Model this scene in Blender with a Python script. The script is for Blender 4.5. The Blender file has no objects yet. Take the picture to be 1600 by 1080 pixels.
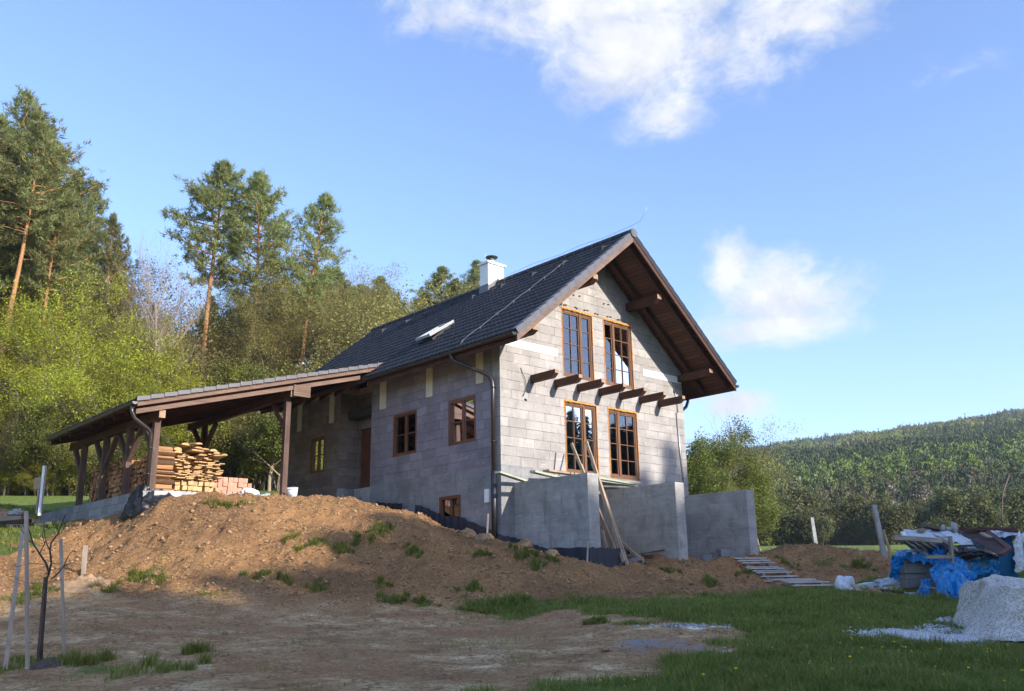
import bpy, bmesh, math, random
import numpy as np
from mathutils import Vector, Matrix
rnd = random.Random(7)
rng = np.random.default_rng(11)
SC = bpy.context.scene
COL = SC.collection
# ------------------------------------------------------------------ camera
FPX, PITCH, ROLL = 1406.83, .2642, .0158
TH = .7431; HO = np.array([-.3271, 22.8, 3.0578]); W = 7.757
cp, sp = math.cos(PITCH), math.sin(PITCH); cr, sr = math.cos(ROLL), math.sin(ROLL)
CF = np.array([0, cp, sp]); CU0 = np.array([0, -sp, cp]); CR0 = np.array([1., 0, 0])
CR = cr*CR0 - sr*CU0; CU = sr*CR0 + cr*CU0
cam_d = bpy.data.cameras.new('camera'); cam = bpy.data.objects.new('camera', cam_d); COL.objects.link(cam)
cam_d.sensor_width = 36; cam_d.lens = FPX/1600*36; cam_d.clip_end = 6000; cam_d.clip_start = .1
cam.matrix_world = Matrix(((CR[0], CU[0], -CF[0], 0), (CR[1], CU[1], -CF[1], 0), (CR[2], CU[2], -CF[2], 0), (0, 0, 0, 1)))
SC.camera = cam
def ray(x, y): return CF + (x-800)/FPX*CR - (y-540)/FPX*CU
def at(x, y, Y): d = ray(x, y); return d*(Y/d[1])
# ------------------------------------------------------------------ light
A_ = np.array([math.cos(TH), math.sin(TH), 0]); B_ = np.array([-math.sin(TH), math.cos(TH), 0])
def H(u, v, z): return HO + u*A_ + v*B_ + np.array([0, 0, z])
SUN = .2*A_ - B_ + np.array([0, 0, .38]); SUN /= np.linalg.norm(SUN)
SEL = math.asin(SUN[2]); SAZ = math.atan2(SUN[0], SUN[1])
ld = bpy.data.lights.new('sun', 'SUN'); ld.energy = 3.0; ld.angle = math.radians(.55); ld.color = (1, .92, .81)
lo = bpy.data.objects.new('sun', ld); COL.objects.link(lo)
lo.rotation_euler = Vector(SUN).to_track_quat('Z', 'Y').to_euler(); lo.location = (40, -30, 40)
SC.view_settings.view_transform = 'Standard'; SC.view_settings.look = 'None'
SC.view_settings.gamma = 1; SC.view_settings.exposure = 1.34
wd = bpy.data.worlds.new('World'); SC.world = wd; wd.use_nodes = True
N = wd.node_tree.nodes; LK = wd.node_tree.links
bg = N['Background']; bg.inputs[1].default_value = .15
sky = N.new('ShaderNodeTexSky'); sky.sky_type = 'NISHITA'; sky.sun_disc = False
sky.sun_elevation = SEL; sky.sun_rotation = SAZ; sky.air_density = 1.0; sky.dust_density = .9; sky.ozone_density = 3.2
def wn(t, **k):
    n = N.new(t)
    for a, b in k.items():
        if a == 'op': n.operation = b
    return n
def wmath(op, a, b=None, c=None, clamp=False):
    n = N.new('ShaderNodeMath'); n.operation = op; n.use_clamp = clamp
    for i, q in enumerate((a, b, c)):
        if q is None: continue
        if isinstance(q, (int, float)): n.inputs[i].default_value = q
        else: LK.new(q, n.inputs[i])
    return n.outputs[0]
def wdot(sock, v):
    n = N.new('ShaderNodeVectorMath'); n.operation = 'DOT_PRODUCT'; LK.new(sock, n.inputs[0]); n.inputs[1].default_value = v
    return n.outputs['Value']
tc = N.new('ShaderNodeTexCoord'); DIR = tc.outputs['Generated']
def wnoise(scale, det, rough, dist=0, sc=(1, 1, 1)):
    m = N.new('ShaderNodeMapping'); m.inputs['Scale'].default_value = sc; LK.new(DIR, m.inputs[0])
    n = N.new('ShaderNodeTexNoise'); n.inputs['Scale'].default_value = scale; n.inputs['Detail'].default_value = det
    n.inputs['Roughness'].default_value = rough; n.inputs['Distortion'].default_value = dist; LK.new(m.outputs[0], n.inputs[0])
    return n.outputs[0]
nz1 = wnoise(9, 10, .64, .7, (1, 1, 1.5)); nz2 = wnoise(34, 10, .66, .6, (1, 1, 1.6))
clouds = [(960, -30, 330, 120, 1.25), (1010, 75, 200, 125, 1.2), (1040, 165, 105, 70, .9), (1240, 15, 170, 90, 1.0), (720, 0, 130, 75, .8), (1180, 95, 120, 85, .85),
          (1220, 465, 145, 85, 1.15), (1140, 425, 55, 75, 1.0), (1200, 512, 165, 48, 1.1), (1155, 632, 75, 32, 1.2), (1105, 615, 60, 26, .9), (1480, 110, 100, 36, .42), (1330, 330, 120, 25, .12), (570, 425, 60, 20, .3)]
mask = None
for (px, py, ax, ay, st) in clouds:
    c = ray(px, py); c = c/np.linalg.norm(c); r = np.cross(c, (0, 0, 1)); r /= np.linalg.norm(r); u = np.cross(r, c)
    dr = wmath('DIVIDE', wdot(DIR, tuple(r)), ax/1500); du = wmath('DIVIDE', wdot(DIR, tuple(u)), ay/1500)
    e = wmath('SQRT', wmath('ADD', wmath('MULTIPLY', dr, dr), wmath('MULTIPLY', du, du)))
    front = wmath('GREATER_THAN', wdot(DIR, tuple(c)), 0)
    m = wmath('MULTIPLY', wmath('SUBTRACT', 1.25, e, None, True), wmath('MULTIPLY', front, st))
    mask = m if mask is None else wmath('MAXIMUM', mask, m)
nn = wmath('ADD', wmath('MULTIPLY', wmath('SUBTRACT', nz1, .5), 2.1), wmath('MULTIPLY', wmath('SUBTRACT', nz2, .5), 1.3))
cm = wmath('MULTIPLY', wmath('ADD', wmath('MULTIPLY', mask, 1.6), wmath('SUBTRACT', wmath('MULTIPLY', nn, 1.15), .40)), 1.05)
mr = N.new('ShaderNodeMapRange'); mr.interpolation_type = 'SMOOTHSTEP'; LK.new(cm, mr.inputs[0]); mr.inputs[1].default_value = -.02; mr.inputs[2].default_value = 1.7
cmask = wmath('MULTIPLY', mr.outputs[0], wmath('MULTIPLY', mask, 5, None, True))
mx = N.new('ShaderNodeMix'); mx.data_type = 'RGBA'; LK.new(cmask, mx.inputs[0]); LK.new(sky.outputs[0], mx.inputs[6]); mx.inputs[7].default_value = (2.5, 2.56, 2.7, 1)
ccm = N.new('ShaderNodeMix'); ccm.data_type = 'RGBA'; cv = N.new('ShaderNodeMapRange'); cv.inputs[1].default_value = .38; cv.inputs[2].default_value = .6; LK.new(wnoise(15, 9, .62, .4), cv.inputs[0]); LK.new(cv.outputs[0], ccm.inputs[0]); ccm.inputs[6].default_value = (2.1, 2.2, 2.45, 1); ccm.inputs[7].default_value = (2.75, 2.77, 2.85, 1); LK.new(ccm.outputs[2], mx.inputs[7])
LK.new(mx.outputs[2], bg.inputs[0])
tn = N.new('ShaderNodeMix'); tn.data_type = 'RGBA'; tn.blend_type = 'MULTIPLY'; tn.inputs[0].default_value = 1; LK.new(sky.outputs[0], tn.inputs[6]); tn.inputs[7].default_value = (.92, .90, 1.0, 1); LK.new(tn.outputs[2], mx.inputs[6])

# ------------------------------------------------------------------ helpers
def tag(o, label=None, cat=None, group=None, kind=None):
    if label: o['label'] = label
    if cat: o['category'] = cat
    if group: o['group'] = group
    if kind: o['kind'] = kind
    return o
def empty(name, loc=(0, 0, 0), rz=0, label=None, cat=None, group=None):
    o = bpy.data.objects.new(name, None); COL.objects.link(o); o.location = tuple(loc); o.rotation_euler = (0, 0, rz); o.empty_display_size = .1
    return tag(o, label, cat, group)
def mesh_np(name, V, F, mats, smooth=False, k=None, attrs=None):
    V = np.asarray(V, np.float32).reshape(-1, 3); F = np.asarray(F, np.int32); k = F.shape[1]
    me = bpy.data.meshes.new(name); me.vertices.add(len(V)); me.vertices.foreach_set('co', V.ravel())
    me.loops.add(F.size); me.loops.foreach_set('vertex_index', F.ravel()); me.polygons.add(len(F))
    me.polygons.foreach_set('loop_start', np.arange(len(F), dtype=np.int32)*k)
    me.polygons.foreach_set('loop_total', np.full(len(F), k, np.int32))
    if smooth: me.polygons.foreach_set('use_smooth', np.ones(len(F), bool))
    me.update(calc_edges=True)
    for m in (mats if isinstance(mats, (list, tuple)) else [mats]): me.materials.append(m)
    if attrs:
        for an, av in attrs.items():
            at_ = me.attributes.new(an, 'FLOAT', 'POINT'); at_.data.foreach_set('value', np.asarray(av, np.float32))
    return me
def link(name, me, parent=None, loc=None):
    o = bpy.data.objects.new(name, me); COL.objects.link(o)
    if parent: o.parent = parent
    if loc is not None: o.location = tuple(loc)
    return o
class MB:
    def __init__(s): s.v = []; s.f = []; s.sm = []
    def add(s, vs, fs, sm=False):
        b = len(s.v); s.v += [tuple(map(float, q)) for q in vs]; s.f += [tuple(b+i for i in q) for q in fs]; s.sm += [sm]*len(fs); return s
    def hexa(s, p):   # 8 points: 4 bottom ccw, 4 top ccw
        return s.add(p, [(3, 2, 1, 0), (4, 5, 6, 7), (0, 1, 5, 4), (1, 2, 6, 5), (2, 3, 7, 6), (3, 0, 4, 7)])
    def box(s, x0, x1, y0, y1, z0, z1):
        return s.hexa([(x0, y0, z0), (x1, y0, z0), (x1, y1, z0), (x0, y1, z0), (x0, y0, z1), (x1, y0, z1), (x1, y1, z1), (x0, y1, z1)])
    def beam(s, a, b, w, h, up=(0, 0, 1), twist=0):
        a = Vector(a); b = Vector(b); d = (b-a).normalized(); upv = Vector(up)
        if abs(d.dot(upv)) > .98: upv = Vector((1, 0, 0))
        r = d.cross(upv).normalized(); u = r.cross(d).normalized()
        if twist: q = Matrix.Rotation(twist, 3, d); r = q @ r; u = q @ u
        p = []
        for c in (a, b):
            for sx, sy in ((-1, -1), (1, -1), (1, 1), (-1, 1)): p.append(c+r*(sx*w/2)+u*(sy*h/2))
        return s.add(p, [(3, 2, 1, 0), (4, 5, 6, 7), (0, 1, 5, 4), (1, 2, 6, 5), (2, 3, 7, 6), (3, 0, 4, 7)])
    def tube(s, pts, r, n=8, cap=True, smooth=True):
        pts = [Vector(p) for p in pts]; rs = r if isinstance(r, (list, tuple)) else [r]*len(pts)
        d = (pts[1]-pts[0]).normalized(); ref = Vector((0, 0, 1)) if abs(d.z) < .9 else Vector((1, 0, 0)); side = d.cross(ref).normalized()
        vs = []
        for i, p in enumerate(pts):
            d = (pts[min(i+1, len(pts)-1)]-pts[max(i-1, 0)]).normalized(); side = (side-d*side.dot(d)).normalized(); o = d.cross(side)
            for k in range(n): a = 2*math.pi*k/n; vs.append(p+(side*math.cos(a)+o*math.sin(a))*rs[i])
        fs = [(i*n+k, i*n+(k+1) % n, (i+1)*n+(k+1) % n, (i+1)*n+k) for i in range(len(pts)-1) for k in range(n)]
        s.add(vs, fs, smooth)
        if cap: b = len(s.v)-len(vs); s.f += [tuple(b+k for k in range(n))[::-1], tuple(b+(len(pts)-1)*n+k for k in range(n))]; s.sm += [False]*2
        return s
    def prism(s, poly, d):   # polygon of 3d points extruded by vector d
        n = len(poly); d = Vector(d); P = [Vector(p) for p in poly]
        return s.add(P+[p+d for p in P], [tuple(range(n))[::-1], tuple(range(n, 2*n))]+[(i, (i+1) % n, n+(i+1) % n, n+i) for i in range(n)])
    def mesh(s, name, mat):
        me = bpy.data.meshes.new(name); me.from_pydata(s.v, [], s.f); me.polygons.foreach_set('use_smooth', s.sm); me.materials.append(mat)
        bm = bmesh.new(); bm.from_mesh(me); bmesh.ops.recalc_face_normals(bm, faces=bm.faces); bm.to_mesh(me); bm.free(); return me
    def build(s, name, mat, parent=None, loc=None): return link(name, s.mesh(name, mat), parent, loc)
def wallmb(a0, a1, z0, z1, holes, d0, d1, axis):
    """solid wall with rectangular openings; axis 'u': runs along x (thickness in y d0..d1), 'v': runs along y (thickness in x)"""
    as_ = sorted({a0, a1, *[h[0] for h in holes], *[h[1] for h in holes]}); zs = sorted({z0, z1, *[max(z0, h[2]) for h in holes], *[min(z1, h[3]) for h in holes]})
    def solid(i, j):
        if not (0 <= i < len(as_)-1 and 0 <= j < len(zs)-1): return False
        ca = (as_[i]+as_[i+1])/2; cz = (zs[j]+zs[j+1])/2
        return not any(h[0] < ca < h[1] and h[2] < cz < h[3] for h in holes)
    P = (lambda a, d, z: (a, d, z)) if axis == 'u' else (lambda a, d, z: (d, a, z))
    m = MB()
    for i in range(len(as_)-1):
        for j in range(len(zs)-1):
            if not solid(i, j): continue
            l, r, b, t = as_[i], as_[i+1], zs[j], zs[j+1]
            for d in (d0, d1): m.add([P(l, d, b), P(r, d, b), P(r, d, t), P(l, d, t)], [(0, 1, 2, 3)])
            if not solid(i-1, j): m.add([P(l, d0, b), P(l, d1, b), P(l, d1, t), P(l, d0, t)], [(0, 1, 2, 3)])
            if not solid(i+1, j): m.add([P(r, d0, b), P(r, d1, b), P(r, d1, t), P(r, d0, t)], [(0, 1, 2, 3)])
            if not solid(i, j-1): m.add([P(l, d0, b), P(r, d0, b), P(r, d1, b), P(l, d1, b)], [(0, 1, 2, 3)])
            if not solid(i, j+1): m.add([P(l, d0, t), P(r, d0, t), P(r, d1, t), P(l, d1, t)], [(0, 1, 2, 3)])
    return m
def wall_obj(m, name, mat, parent, cuts=()):
    me = bpy.data.meshes.new(name); me.from_pydata(m.v, [], m.f); me.materials.append(mat)
    bm = bmesh.new(); bm.from_mesh(me); bmesh.ops.remove_doubles(bm, verts=bm.verts, dist=1e-5)
    for co, no in cuts:
        g = bm.verts[:]+bm.edges[:]+bm.faces[:]
        bmesh.ops.bisect_plane(bm, geom=g, plane_co=co, plane_no=no, clear_outer=True)
        bmesh.ops.holes_fill(bm, edges=[e for e in bm.edges if e.is_boundary])
    bmesh.ops.recalc_face_normals(bm, faces=bm.faces); bm.to_mesh(me); bm.free()
    return link(name, me, parent)
def copy_tree(o, parent=None):
    c = o.copy(); COL.objects.link(c); c.parent = parent
    for ch in list(o.children): copy_tree(ch, c)
    return c
# value noise (numpy)
def _h(ix, iy, s):
    n = (ix*374761393 + iy*668265263 + s*974634777) & 0xffffffff
    n = ((n ^ (n >> 13))*1274126177) & 0xffffffff
    return ((n ^ (n >> 16)) & 0xffff)/65535.
def vn(x, y, s=0):
    x = np.asarray(x, float); y = np.asarray(y, float); ix = np.floor(x).astype(np.int64); iy = np.floor(y).astype(np.int64); fx = x-ix; fy = y-iy
    fx = fx*fx*(3-2*fx); fy = fy*fy*(3-2*fy)
    return (_h(ix, iy, s)*(1-fx)+_h(ix+1, iy, s)*fx)*(1-fy)+(_h(ix, iy+1, s)*(1-fx)+_h(ix+1, iy+1, s)*fx)*fy
def fbm(x, y, o=4, s=0, g=.5):
    a = 0; am = 1; t = 0
    for k in range(o): a = a+am*(vn(x*2**k, y*2**k, s+k)-.5); t += am; am *= g
    return a/t*2
def sst(a, b, x): t = np.clip((x-a)/(b-a), 0, 1); return t*t*(3-2*t)

# ------------------------------------------------------------------ materials
def srgb(r, g, b):
    f = lambda c: (c/255/12.92 if c/255 <= .04045 else ((c/255+.055)/1.055)**2.4)
    return (f(r), f(g), f(b), 1)
class NT:
    def __init__(s, name, rough=.8, spec=.3):
        s.m = bpy.data.materials.new(name); s.m.use_nodes = True; s.n = s.m.node_tree.nodes; s.l = s.m.node_tree.links
        s.b = s.n['Principled BSDF']; s.b.inputs['Roughness'].default_value = rough; s.b.inputs['Specular IOR Level'].default_value = spec
        s._tc = None
    def new(s, t): return s.n.new(t)
    def set(s, sock, q):
        if isinstance(q, bpy.types.NodeSocket): s.l.new(q, sock)
        else: sock.default_value = q
    @property
    def obj(s):
        if not s._tc: s._tc = s.n.new('ShaderNodeTexCoord')
        return s._tc.outputs['Object']
    def math(s, op, a, b=0., c=None, clamp=False):
        n = s.new('ShaderNodeMath'); n.operation = op; n.use_clamp = clamp; s.set(n.inputs[0], a); s.set(n.inputs[1], b)
        if c is not None: s.set(n.inputs[2], c)
        return n.outputs[0]
    def map(s, v, sc=(1, 1, 1), loc=(0, 0, 0), rot=(0, 0, 0)):
        n = s.new('ShaderNodeMapping'); s.l.new(v, n.inputs[0]); n.inputs['Scale'].default_value = sc; n.inputs['Location'].default_value = loc; n.inputs['Rotation'].default_value = rot; return n.outputs[0]
    def noise(s, v, sc, det=4, rough=.55, dist=0, col=False):
        n = s.new('ShaderNodeTexNoise'); s.l.new(v, n.inputs[0]); n.inputs['Scale'].default_value = sc; n.inputs['Detail'].default_value = det
        n.inputs['Roughness'].default_value = rough; n.inputs['Distortion'].default_value = dist; return n.outputs[1 if col else 0]
    def ramp(s, f, stops):
        n = s.new('ShaderNodeValToRGB'); s.l.new(f, n.inputs[0]); e = n.color_ramp.elements
        while len(e) < len(stops): e.new(.5)
        for q, (p, c) in zip(e, stops): q.position = p; q.color = c if len(c) == 4 else (*c, 1)
        return n.outputs[0]
    def rng(s, f, a, b, c=0., d=1., sm=True):
        n = s.new('ShaderNodeMapRange'); s.l.new(f, n.inputs[0])
        if sm: n.interpolation_type = 'SMOOTHSTEP'
        for i, q in enumerate((a, b, c, d)): n.inputs[i+1].default_value = q
        return n.outputs[0]
    def mix(s, f, a, b, mode='MIX'):
        n = s.new('ShaderNodeMix'); n.data_type = 'RGBA'; n.blend_type = mode; s.set(n.inputs[0], f); s.set(n.inputs[6], a); s.set(n.inputs[7], b); return n.outputs[2]
    def bump(s, h, st, dist):
        n = s.new('ShaderNodeBump'); n.inputs['Strength'].default_value = st; n.inputs['Distance'].default_value = dist; s.l.new(h, n.inputs['Height']); s.l.new(n.outputs[0], s.b.inputs['Normal']); return n
    def color(s, c): s.set(s.b.inputs['Base Color'], c); return s
def mottled(name, c1, c2, sc=3, rough=.85, bump=.3, bd=.01, bs=30, spec=.3, stretch=(1, 1, 1), metal=0, tint=0.):
    t = NT(name, rough, spec); v = t.map(t.obj, stretch)
    c = t.ramp(t.noise(v, sc, 6, .65), [(.3, c1), (.7, c2)])
    if tint:
        oi = t.new('ShaderNodeObjectInfo'); hs = t.new('ShaderNodeHueSaturation'); t.l.new(c, hs.inputs['Color']); t.l.new(t.rng(oi.outputs['Random'], 0, 1, 1-tint, 1+tint, False), hs.inputs['Value']); c = hs.outputs[0]
    t.color(c); t.b.inputs['Metallic'].default_value = metal
    if bump: t.bump(t.noise(v, bs, 5, .6), bump, bd)
    return t.m
def wood(name, c1, c2, axis, rough=.75, g=1., tint=.0):
    st = [14, 14, 14]; st[axis] = .9
    t = NT(name, rough, .3); v = t.map(t.obj, tuple(st))
    n1 = t.noise(v, g, 7, .7, .6); n2 = t.noise(t.obj, 1.7, 3, .5)
    c = t.mix(t.rng(n2, .3, .7), t.ramp(n1, [(.25, c1), (.75, c2)]), t.ramp(n1, [(.3, tuple(q*.72 for q in c1[:3])), (.8, tuple(q*.85 for q in c2[:3]))]))
    if tint:
        oi = t.new('ShaderNodeObjectInfo'); hs = t.new('ShaderNodeHueSaturation'); t.l.new(c, hs.inputs['Color']); t.l.new(t.rng(oi.outputs['Random'], 0, 1, 1-tint, 1+tint, False), hs.inputs['Value']); c = hs.outputs[0]
    t.color(c); t.bump(n1, .35, .006); return t.m
def block_mat(name, ca, cb, mort, bw=.6, rh=.25, stain=None, foam=False):
    t = NT(name, .92, .15); sep = t.new('ShaderNodeSeparateXYZ'); t.l.new(t.obj, sep.inputs[0])
    sn = t.new('ShaderNodeSeparateXYZ'); t.l.new(t._tc.outputs['Normal'], sn.inputs[0])
    side = t.math('GREATER_THAN', t.math('ABSOLUTE', sn.outputs[0]), .5)
    U = t.math('ADD', t.math('MULTIPLY', sep.outputs[0], t.math('SUBTRACT', 1., side)), t.math('MULTIPLY', t.math('ADD', sep.outputs[1], .27), side))
    # per-row shift so that joints do not line up regularly
    row = t.math('FLOOR', t.math('DIVIDE', sep.outputs[2], rh)); wn_ = t.new('ShaderNodeTexWhiteNoise'); wn_.noise_dimensions = '1D'; t.l.new(row, wn_.inputs['W'])
    U = t.math('ADD', U, t.math('MULTIPLY', wn_.outputs[0], .34))
    cb_ = t.new('ShaderNodeCombineXYZ'); t.l.new(U, cb_.inputs[0]); t.l.new(sep.outputs[2], cb_.inputs[1])
    wob = t.noise(t.obj, 6, 3, .5, 0, True); va = t.new('ShaderNodeVectorMath'); va.operation = 'MULTIPLY_ADD'; t.l.new(wob, va.inputs[0]); va.inputs[1].default_value = (.012, .012, 0); t.l.new(cb_.outputs[0], va.inputs[2])
    br = t.new('ShaderNodeTexBrick'); t.l.new(va.outputs[0], br.inputs['Vector']); br.inputs['Scale'].default_value = 1; br.inputs['Mortar Size'].default_value = .006
    br.inputs['Mortar Smooth'].default_value = .3; br.inputs['Brick Width'].default_value = bw; br.inputs['Row Height'].default_value = rh; br.inputs['Bias'].default_value = 0
    br.inputs['Color1'].default_value = (0, 0, 0, 1); br.inputs['Color2'].default_value = (1, 1, 1, 1); br.inputs['Mortar'].default_value = (.5, .5, .5, 1)
    bid = t.math('MULTIPLY', br.outputs['Color'], 1.); col = t.ramp(bid, [(0, ca), (.25, tuple(.5*a+.5*b for a, b in zip(ca, cb))), (.6, cb), (1, tuple(min(1, c*1.12) for c in cb))])
    n1 = t.noise(t.obj, 1.1, 6, .7); n2 = t.noise(t.obj, 9, 6, .7)
    col = t.mix(t.rng(n1, .35, .75), col, tuple(c*.8 for c in ca[:3])+(1,))
    col = t.mix(t.rng(n2, .45, .8, 0, .45), col, tuple(c*.72 for c in ca[:3])+(1,))
    sm = t.rng(t.noise(t.map(t.obj, (1, 1, 2.2)), 2.1, 7, .75, .8), .58, .66, 0, .5)
    col = t.mix(sm, col, tuple(min(1, c*1.35) for c in cb[:3])+(1,))
    if foam:
        fm = t.rng(t.noise(t.obj, 3.7, 3, .6, 0), .70, .73); col = t.mix(t.math('MULTIPLY', fm, .8), col, srgb(150, 100, 55))
    mf = t.math('MULTIPLY', br.outputs['Fac'], t.rng(t.noise(t.obj, 2.6, 4, .6), .38, .62, .25, 1))
    col = t.mix(mf, col, mort); t.color(col)
    hh = t.math('SUBTRACT', t.math('ADD', t.math('MULTIPLY', t.noise(t.obj, 38, 5, .7), .3), t.math('MULTIPLY', bid, .35)), t.math('MULTIPLY', mf, 1.))
    t.bump(hh, .8, .015); return t.m
M = {}
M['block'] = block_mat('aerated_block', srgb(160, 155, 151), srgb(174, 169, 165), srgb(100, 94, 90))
M['block_shaded'] = block_mat('aerated_block_shaded', srgb(136, 130, 135), srgb(150, 144, 150), srgb(94, 90, 94), foam=True)  # gable block again, with the side wall's shade put into its colour
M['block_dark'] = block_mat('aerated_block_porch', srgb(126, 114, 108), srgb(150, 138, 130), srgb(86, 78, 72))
M['block_grey'] = block_mat('formwork_block', srgb(128, 130, 132), srgb(150, 152, 154), srgb(84, 86, 88), .5, .2)
def concrete(name, c1, c2, c3, panel=True):
    t = NT(name, .85, .25); n1 = t.noise(t.map(t.obj, (1, 1, 1.4)), 1.3, 7, .7, .5); n2 = t.noise(t.map(t.obj, (1.6, 1.6, .35)), 3.2, 7, .7, .4); n3 = t.noise(t.map(t.obj, (.6, .6, 3)), 6, 6, .7)
    col = t.ramp(n1, [(.3, c1), (.52, c2), (.75, c3)]); col = t.mix(t.rng(n2, .5, .72, 0, .6), col, tuple(c*.6 for c in c1[:3])+(1,)); col = t.mix(t.rng(n3, .5, .75, 0, .4), col, tuple(min(1, c*1.25) for c in c3[:3])+(1,))
    h = t.math('MULTIPLY', t.noise(t.obj, 22, 6, .65), .4)
    if panel:
        sep = t.new('ShaderNodeSeparateXYZ'); t.l.new(t.obj, sep.inputs[0]); cc = t.new('ShaderNodeCombineXYZ')
        t.l.new(t.math('ADD', sep.outputs[0], sep.outputs[1]), cc.inputs[0]); t.l.new(sep.outputs[2], cc.inputs[1])
        br = t.new('ShaderNodeTexBrick'); t.l.new(cc.outputs[0], br.inputs['Vector']); br.inputs['Scale'].default_value = 1; br.inputs['Brick Width'].default_value = .5; br.inputs['Row Height'].default_value = .25; br.inputs['Mortar Size'].default_value = .004
        br.inputs['Color1'].default_value = (.25, .25, .25, 1); br.inputs['Color2'].default_value = (.9, .9, .9, 1)
        col = t.mix(t.math('MULTIPLY', br.outputs['Color'], .26), col, tuple(c*.62 for c in c1[:3])+(1,)); col = t.mix(t.math('MULTIPLY', br.outputs['Fac'], .4), col, tuple(c*.5 for c in c1[:3])+(1,))
        h = t.math('SUBTRACT', h, t.math('MULTIPLY', br.outputs['Fac'], .25))
    t.color(col); t.bump(h, .5, .01); return t.m
M['conc'] = concrete('basement_concrete', srgb(122, 122, 124), srgb(146, 145, 145), srgb(168, 166, 165))
M['conc_fin'] = concrete('terrace_concrete', srgb(140, 138, 134), srgb(170, 167, 162), srgb(194, 192, 188))
M['conc_smooth'] = concrete('plain_concrete', srgb(150, 150, 148), srgb(172, 172, 170), srgb(190, 190, 188), False)
M['tile'] = mottled('roof_tile', (.016, .017, .021, 1), (.028, .029, .034, 1), 5, .5, .2, .003, 60, .3)
M['verge'] = mottled('verge_tile', srgb(80, 80, 86), srgb(104, 103, 108), 6, .5, .2, .003, 40, .4)  # sunlight on the dark tile put into this paler grey
M['wood_dark'] = wood('stained_timber', srgb(70, 45, 34), srgb(98, 66, 50), 0)
M['wood_dark_y'] = wood('stained_timber_y', srgb(70, 45, 34), srgb(100, 68, 52), 1)
M['wood_dark_z'] = wood('stained_timber_z', srgb(76, 58, 50), srgb(118, 95, 84), 2)
M['wood_sunlit'] = wood('sunlit_timber', srgb(108, 86, 74), srgb(142, 116, 100), 0)  # stained timber with sunlight put into its paler colour
M['wood_end'] = mottled('timber_end_grain', srgb(150, 120, 100), srgb(180, 150, 125), 8)
M['frame'] = wood('window_timber', srgb(104, 72, 50), srgb(134, 98, 72), 2, .5)
M['frame_side'] = wood('window_timber_dark', srgb(112, 72, 50), srgb(134, 88, 62), 2, .5)
M['foam'] = mottled('mounting_foam', srgb(205, 128, 52), srgb(232, 170, 96), 14, .9, .8, .02, 30)
M['cream'] = mottled('insulation_board', srgb(205, 196, 170), srgb(222, 214, 190), 3, .9)
M['belt'] = mottled('ring_beam_board', srgb(160, 138, 106), srgb(182, 160, 128), 2.5, .9, .4)
M['white'] = mottled('white_render', srgb(236, 235, 230), srgb(246, 245, 242), 4, .9)
M['pvc'] = mottled('dark_gutter', (.022, .018, .016, 1), (.035, .03, .027, 1), 4, .3, 0, 0, 30, .6)
M['gut_br'] = mottled('brown_gutter', (.05, .038, .03, 1), (.07, .055, .045, 1), 4, .3, 0, 0, 30, .6)
M['zinc'] = mottled('light_metal', (.5, .5, .5, 1), (.62, .62, .62, 1), 6, .35, 0, 0, 30, .5, (1, 1, 1), .6)
M['flash'] = mottled('lead_flashing', (.12, .12, .13, 1), (.2, .2, .21, 1), 8, .4, .2, .005, 30, .5)
M['foil'] = mottled('dimpled_membrane', (.022, .026, .038, 1), (.034, .038, .052, 1), 3, .42, .8, .02, 45, .45)
M['black'] = mottled('black_plastic', (.012, .013, .016, 1), (.022, .023, .028, 1), 3, .4, .3, .02, 8, .5)
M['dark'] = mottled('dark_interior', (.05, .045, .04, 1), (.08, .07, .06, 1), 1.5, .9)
M['plank'] = wood('raw_plank', srgb(150, 128, 104), srgb(188, 168, 142), 0)
M['plank_z'] = wood('raw_plank_z', srgb(156, 132, 108), srgb(196, 174, 150), 2)
M['grey_wood'] = wood('weathered_plank', srgb(136, 126, 114), srgb(184, 174, 160), 0, tint=.15)
M['grey_wood_z'] = wood('weathered_stake', srgb(150, 136, 122), srgb(184, 170, 156), 2)
M['green_board'] = mottled('formwork_board', srgb(150, 160, 140), srgb(176, 182, 160), 3, .7)
M['sawn'] = wood('fresh_sawn', srgb(182, 144, 98), srgb(218, 184, 136), 1, tint=.2)
M['bark_slab'] = wood('fresh_slab', srgb(170, 126, 82), srgb(216, 180, 130), 1, tint=.22)
M['log'] = wood('split_log', srgb(150, 104, 68), srgb(206, 160, 112), 0, tint=.25)
M['logbark'] = mottled('log_bark', srgb(84, 62, 46), srgb(120, 92, 68), 12, .9, .8, .02, 40, tint=.25)
M['brick'] = mottled('hollow_brick', srgb(184, 128, 108), srgb(210, 160, 140), 5, .9, .5, .01, 40, tint=.14)
M['tarp'] = mottled('blue_tarp', (.008, .17, .46, 1), (.022, .29, .64, 1), 2.2, .3, .9, .05, 9, .6)
M['teal'] = mottled('teal_cabinet', (.015, .12, .24, 1), (.02, .16, .32, 1), 2, .5)
M['sheetw'] = mottled('milky_plastic', srgb(168, 174, 184), srgb(214, 218, 224), 2.5, .35, .9, .04, 10, .5)
M['bag'] = mottled('white_sack', srgb(214, 216, 222), srgb(236, 236, 238), 4, .6, .8, .03, 14)
M['rust'] = mottled('brown_sheet_metal', srgb(92, 74, 72), srgb(124, 106, 104), 5, .6)
M['red'] = mottled('brown_painted_board', srgb(84, 54, 48), srgb(108, 74, 66), 5, .7)
M['yellow'] = mottled('dandelion_yellow', (.75, .5, .01, 1), (.85, .62, .02, 1), 20, .8, 0)
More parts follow.
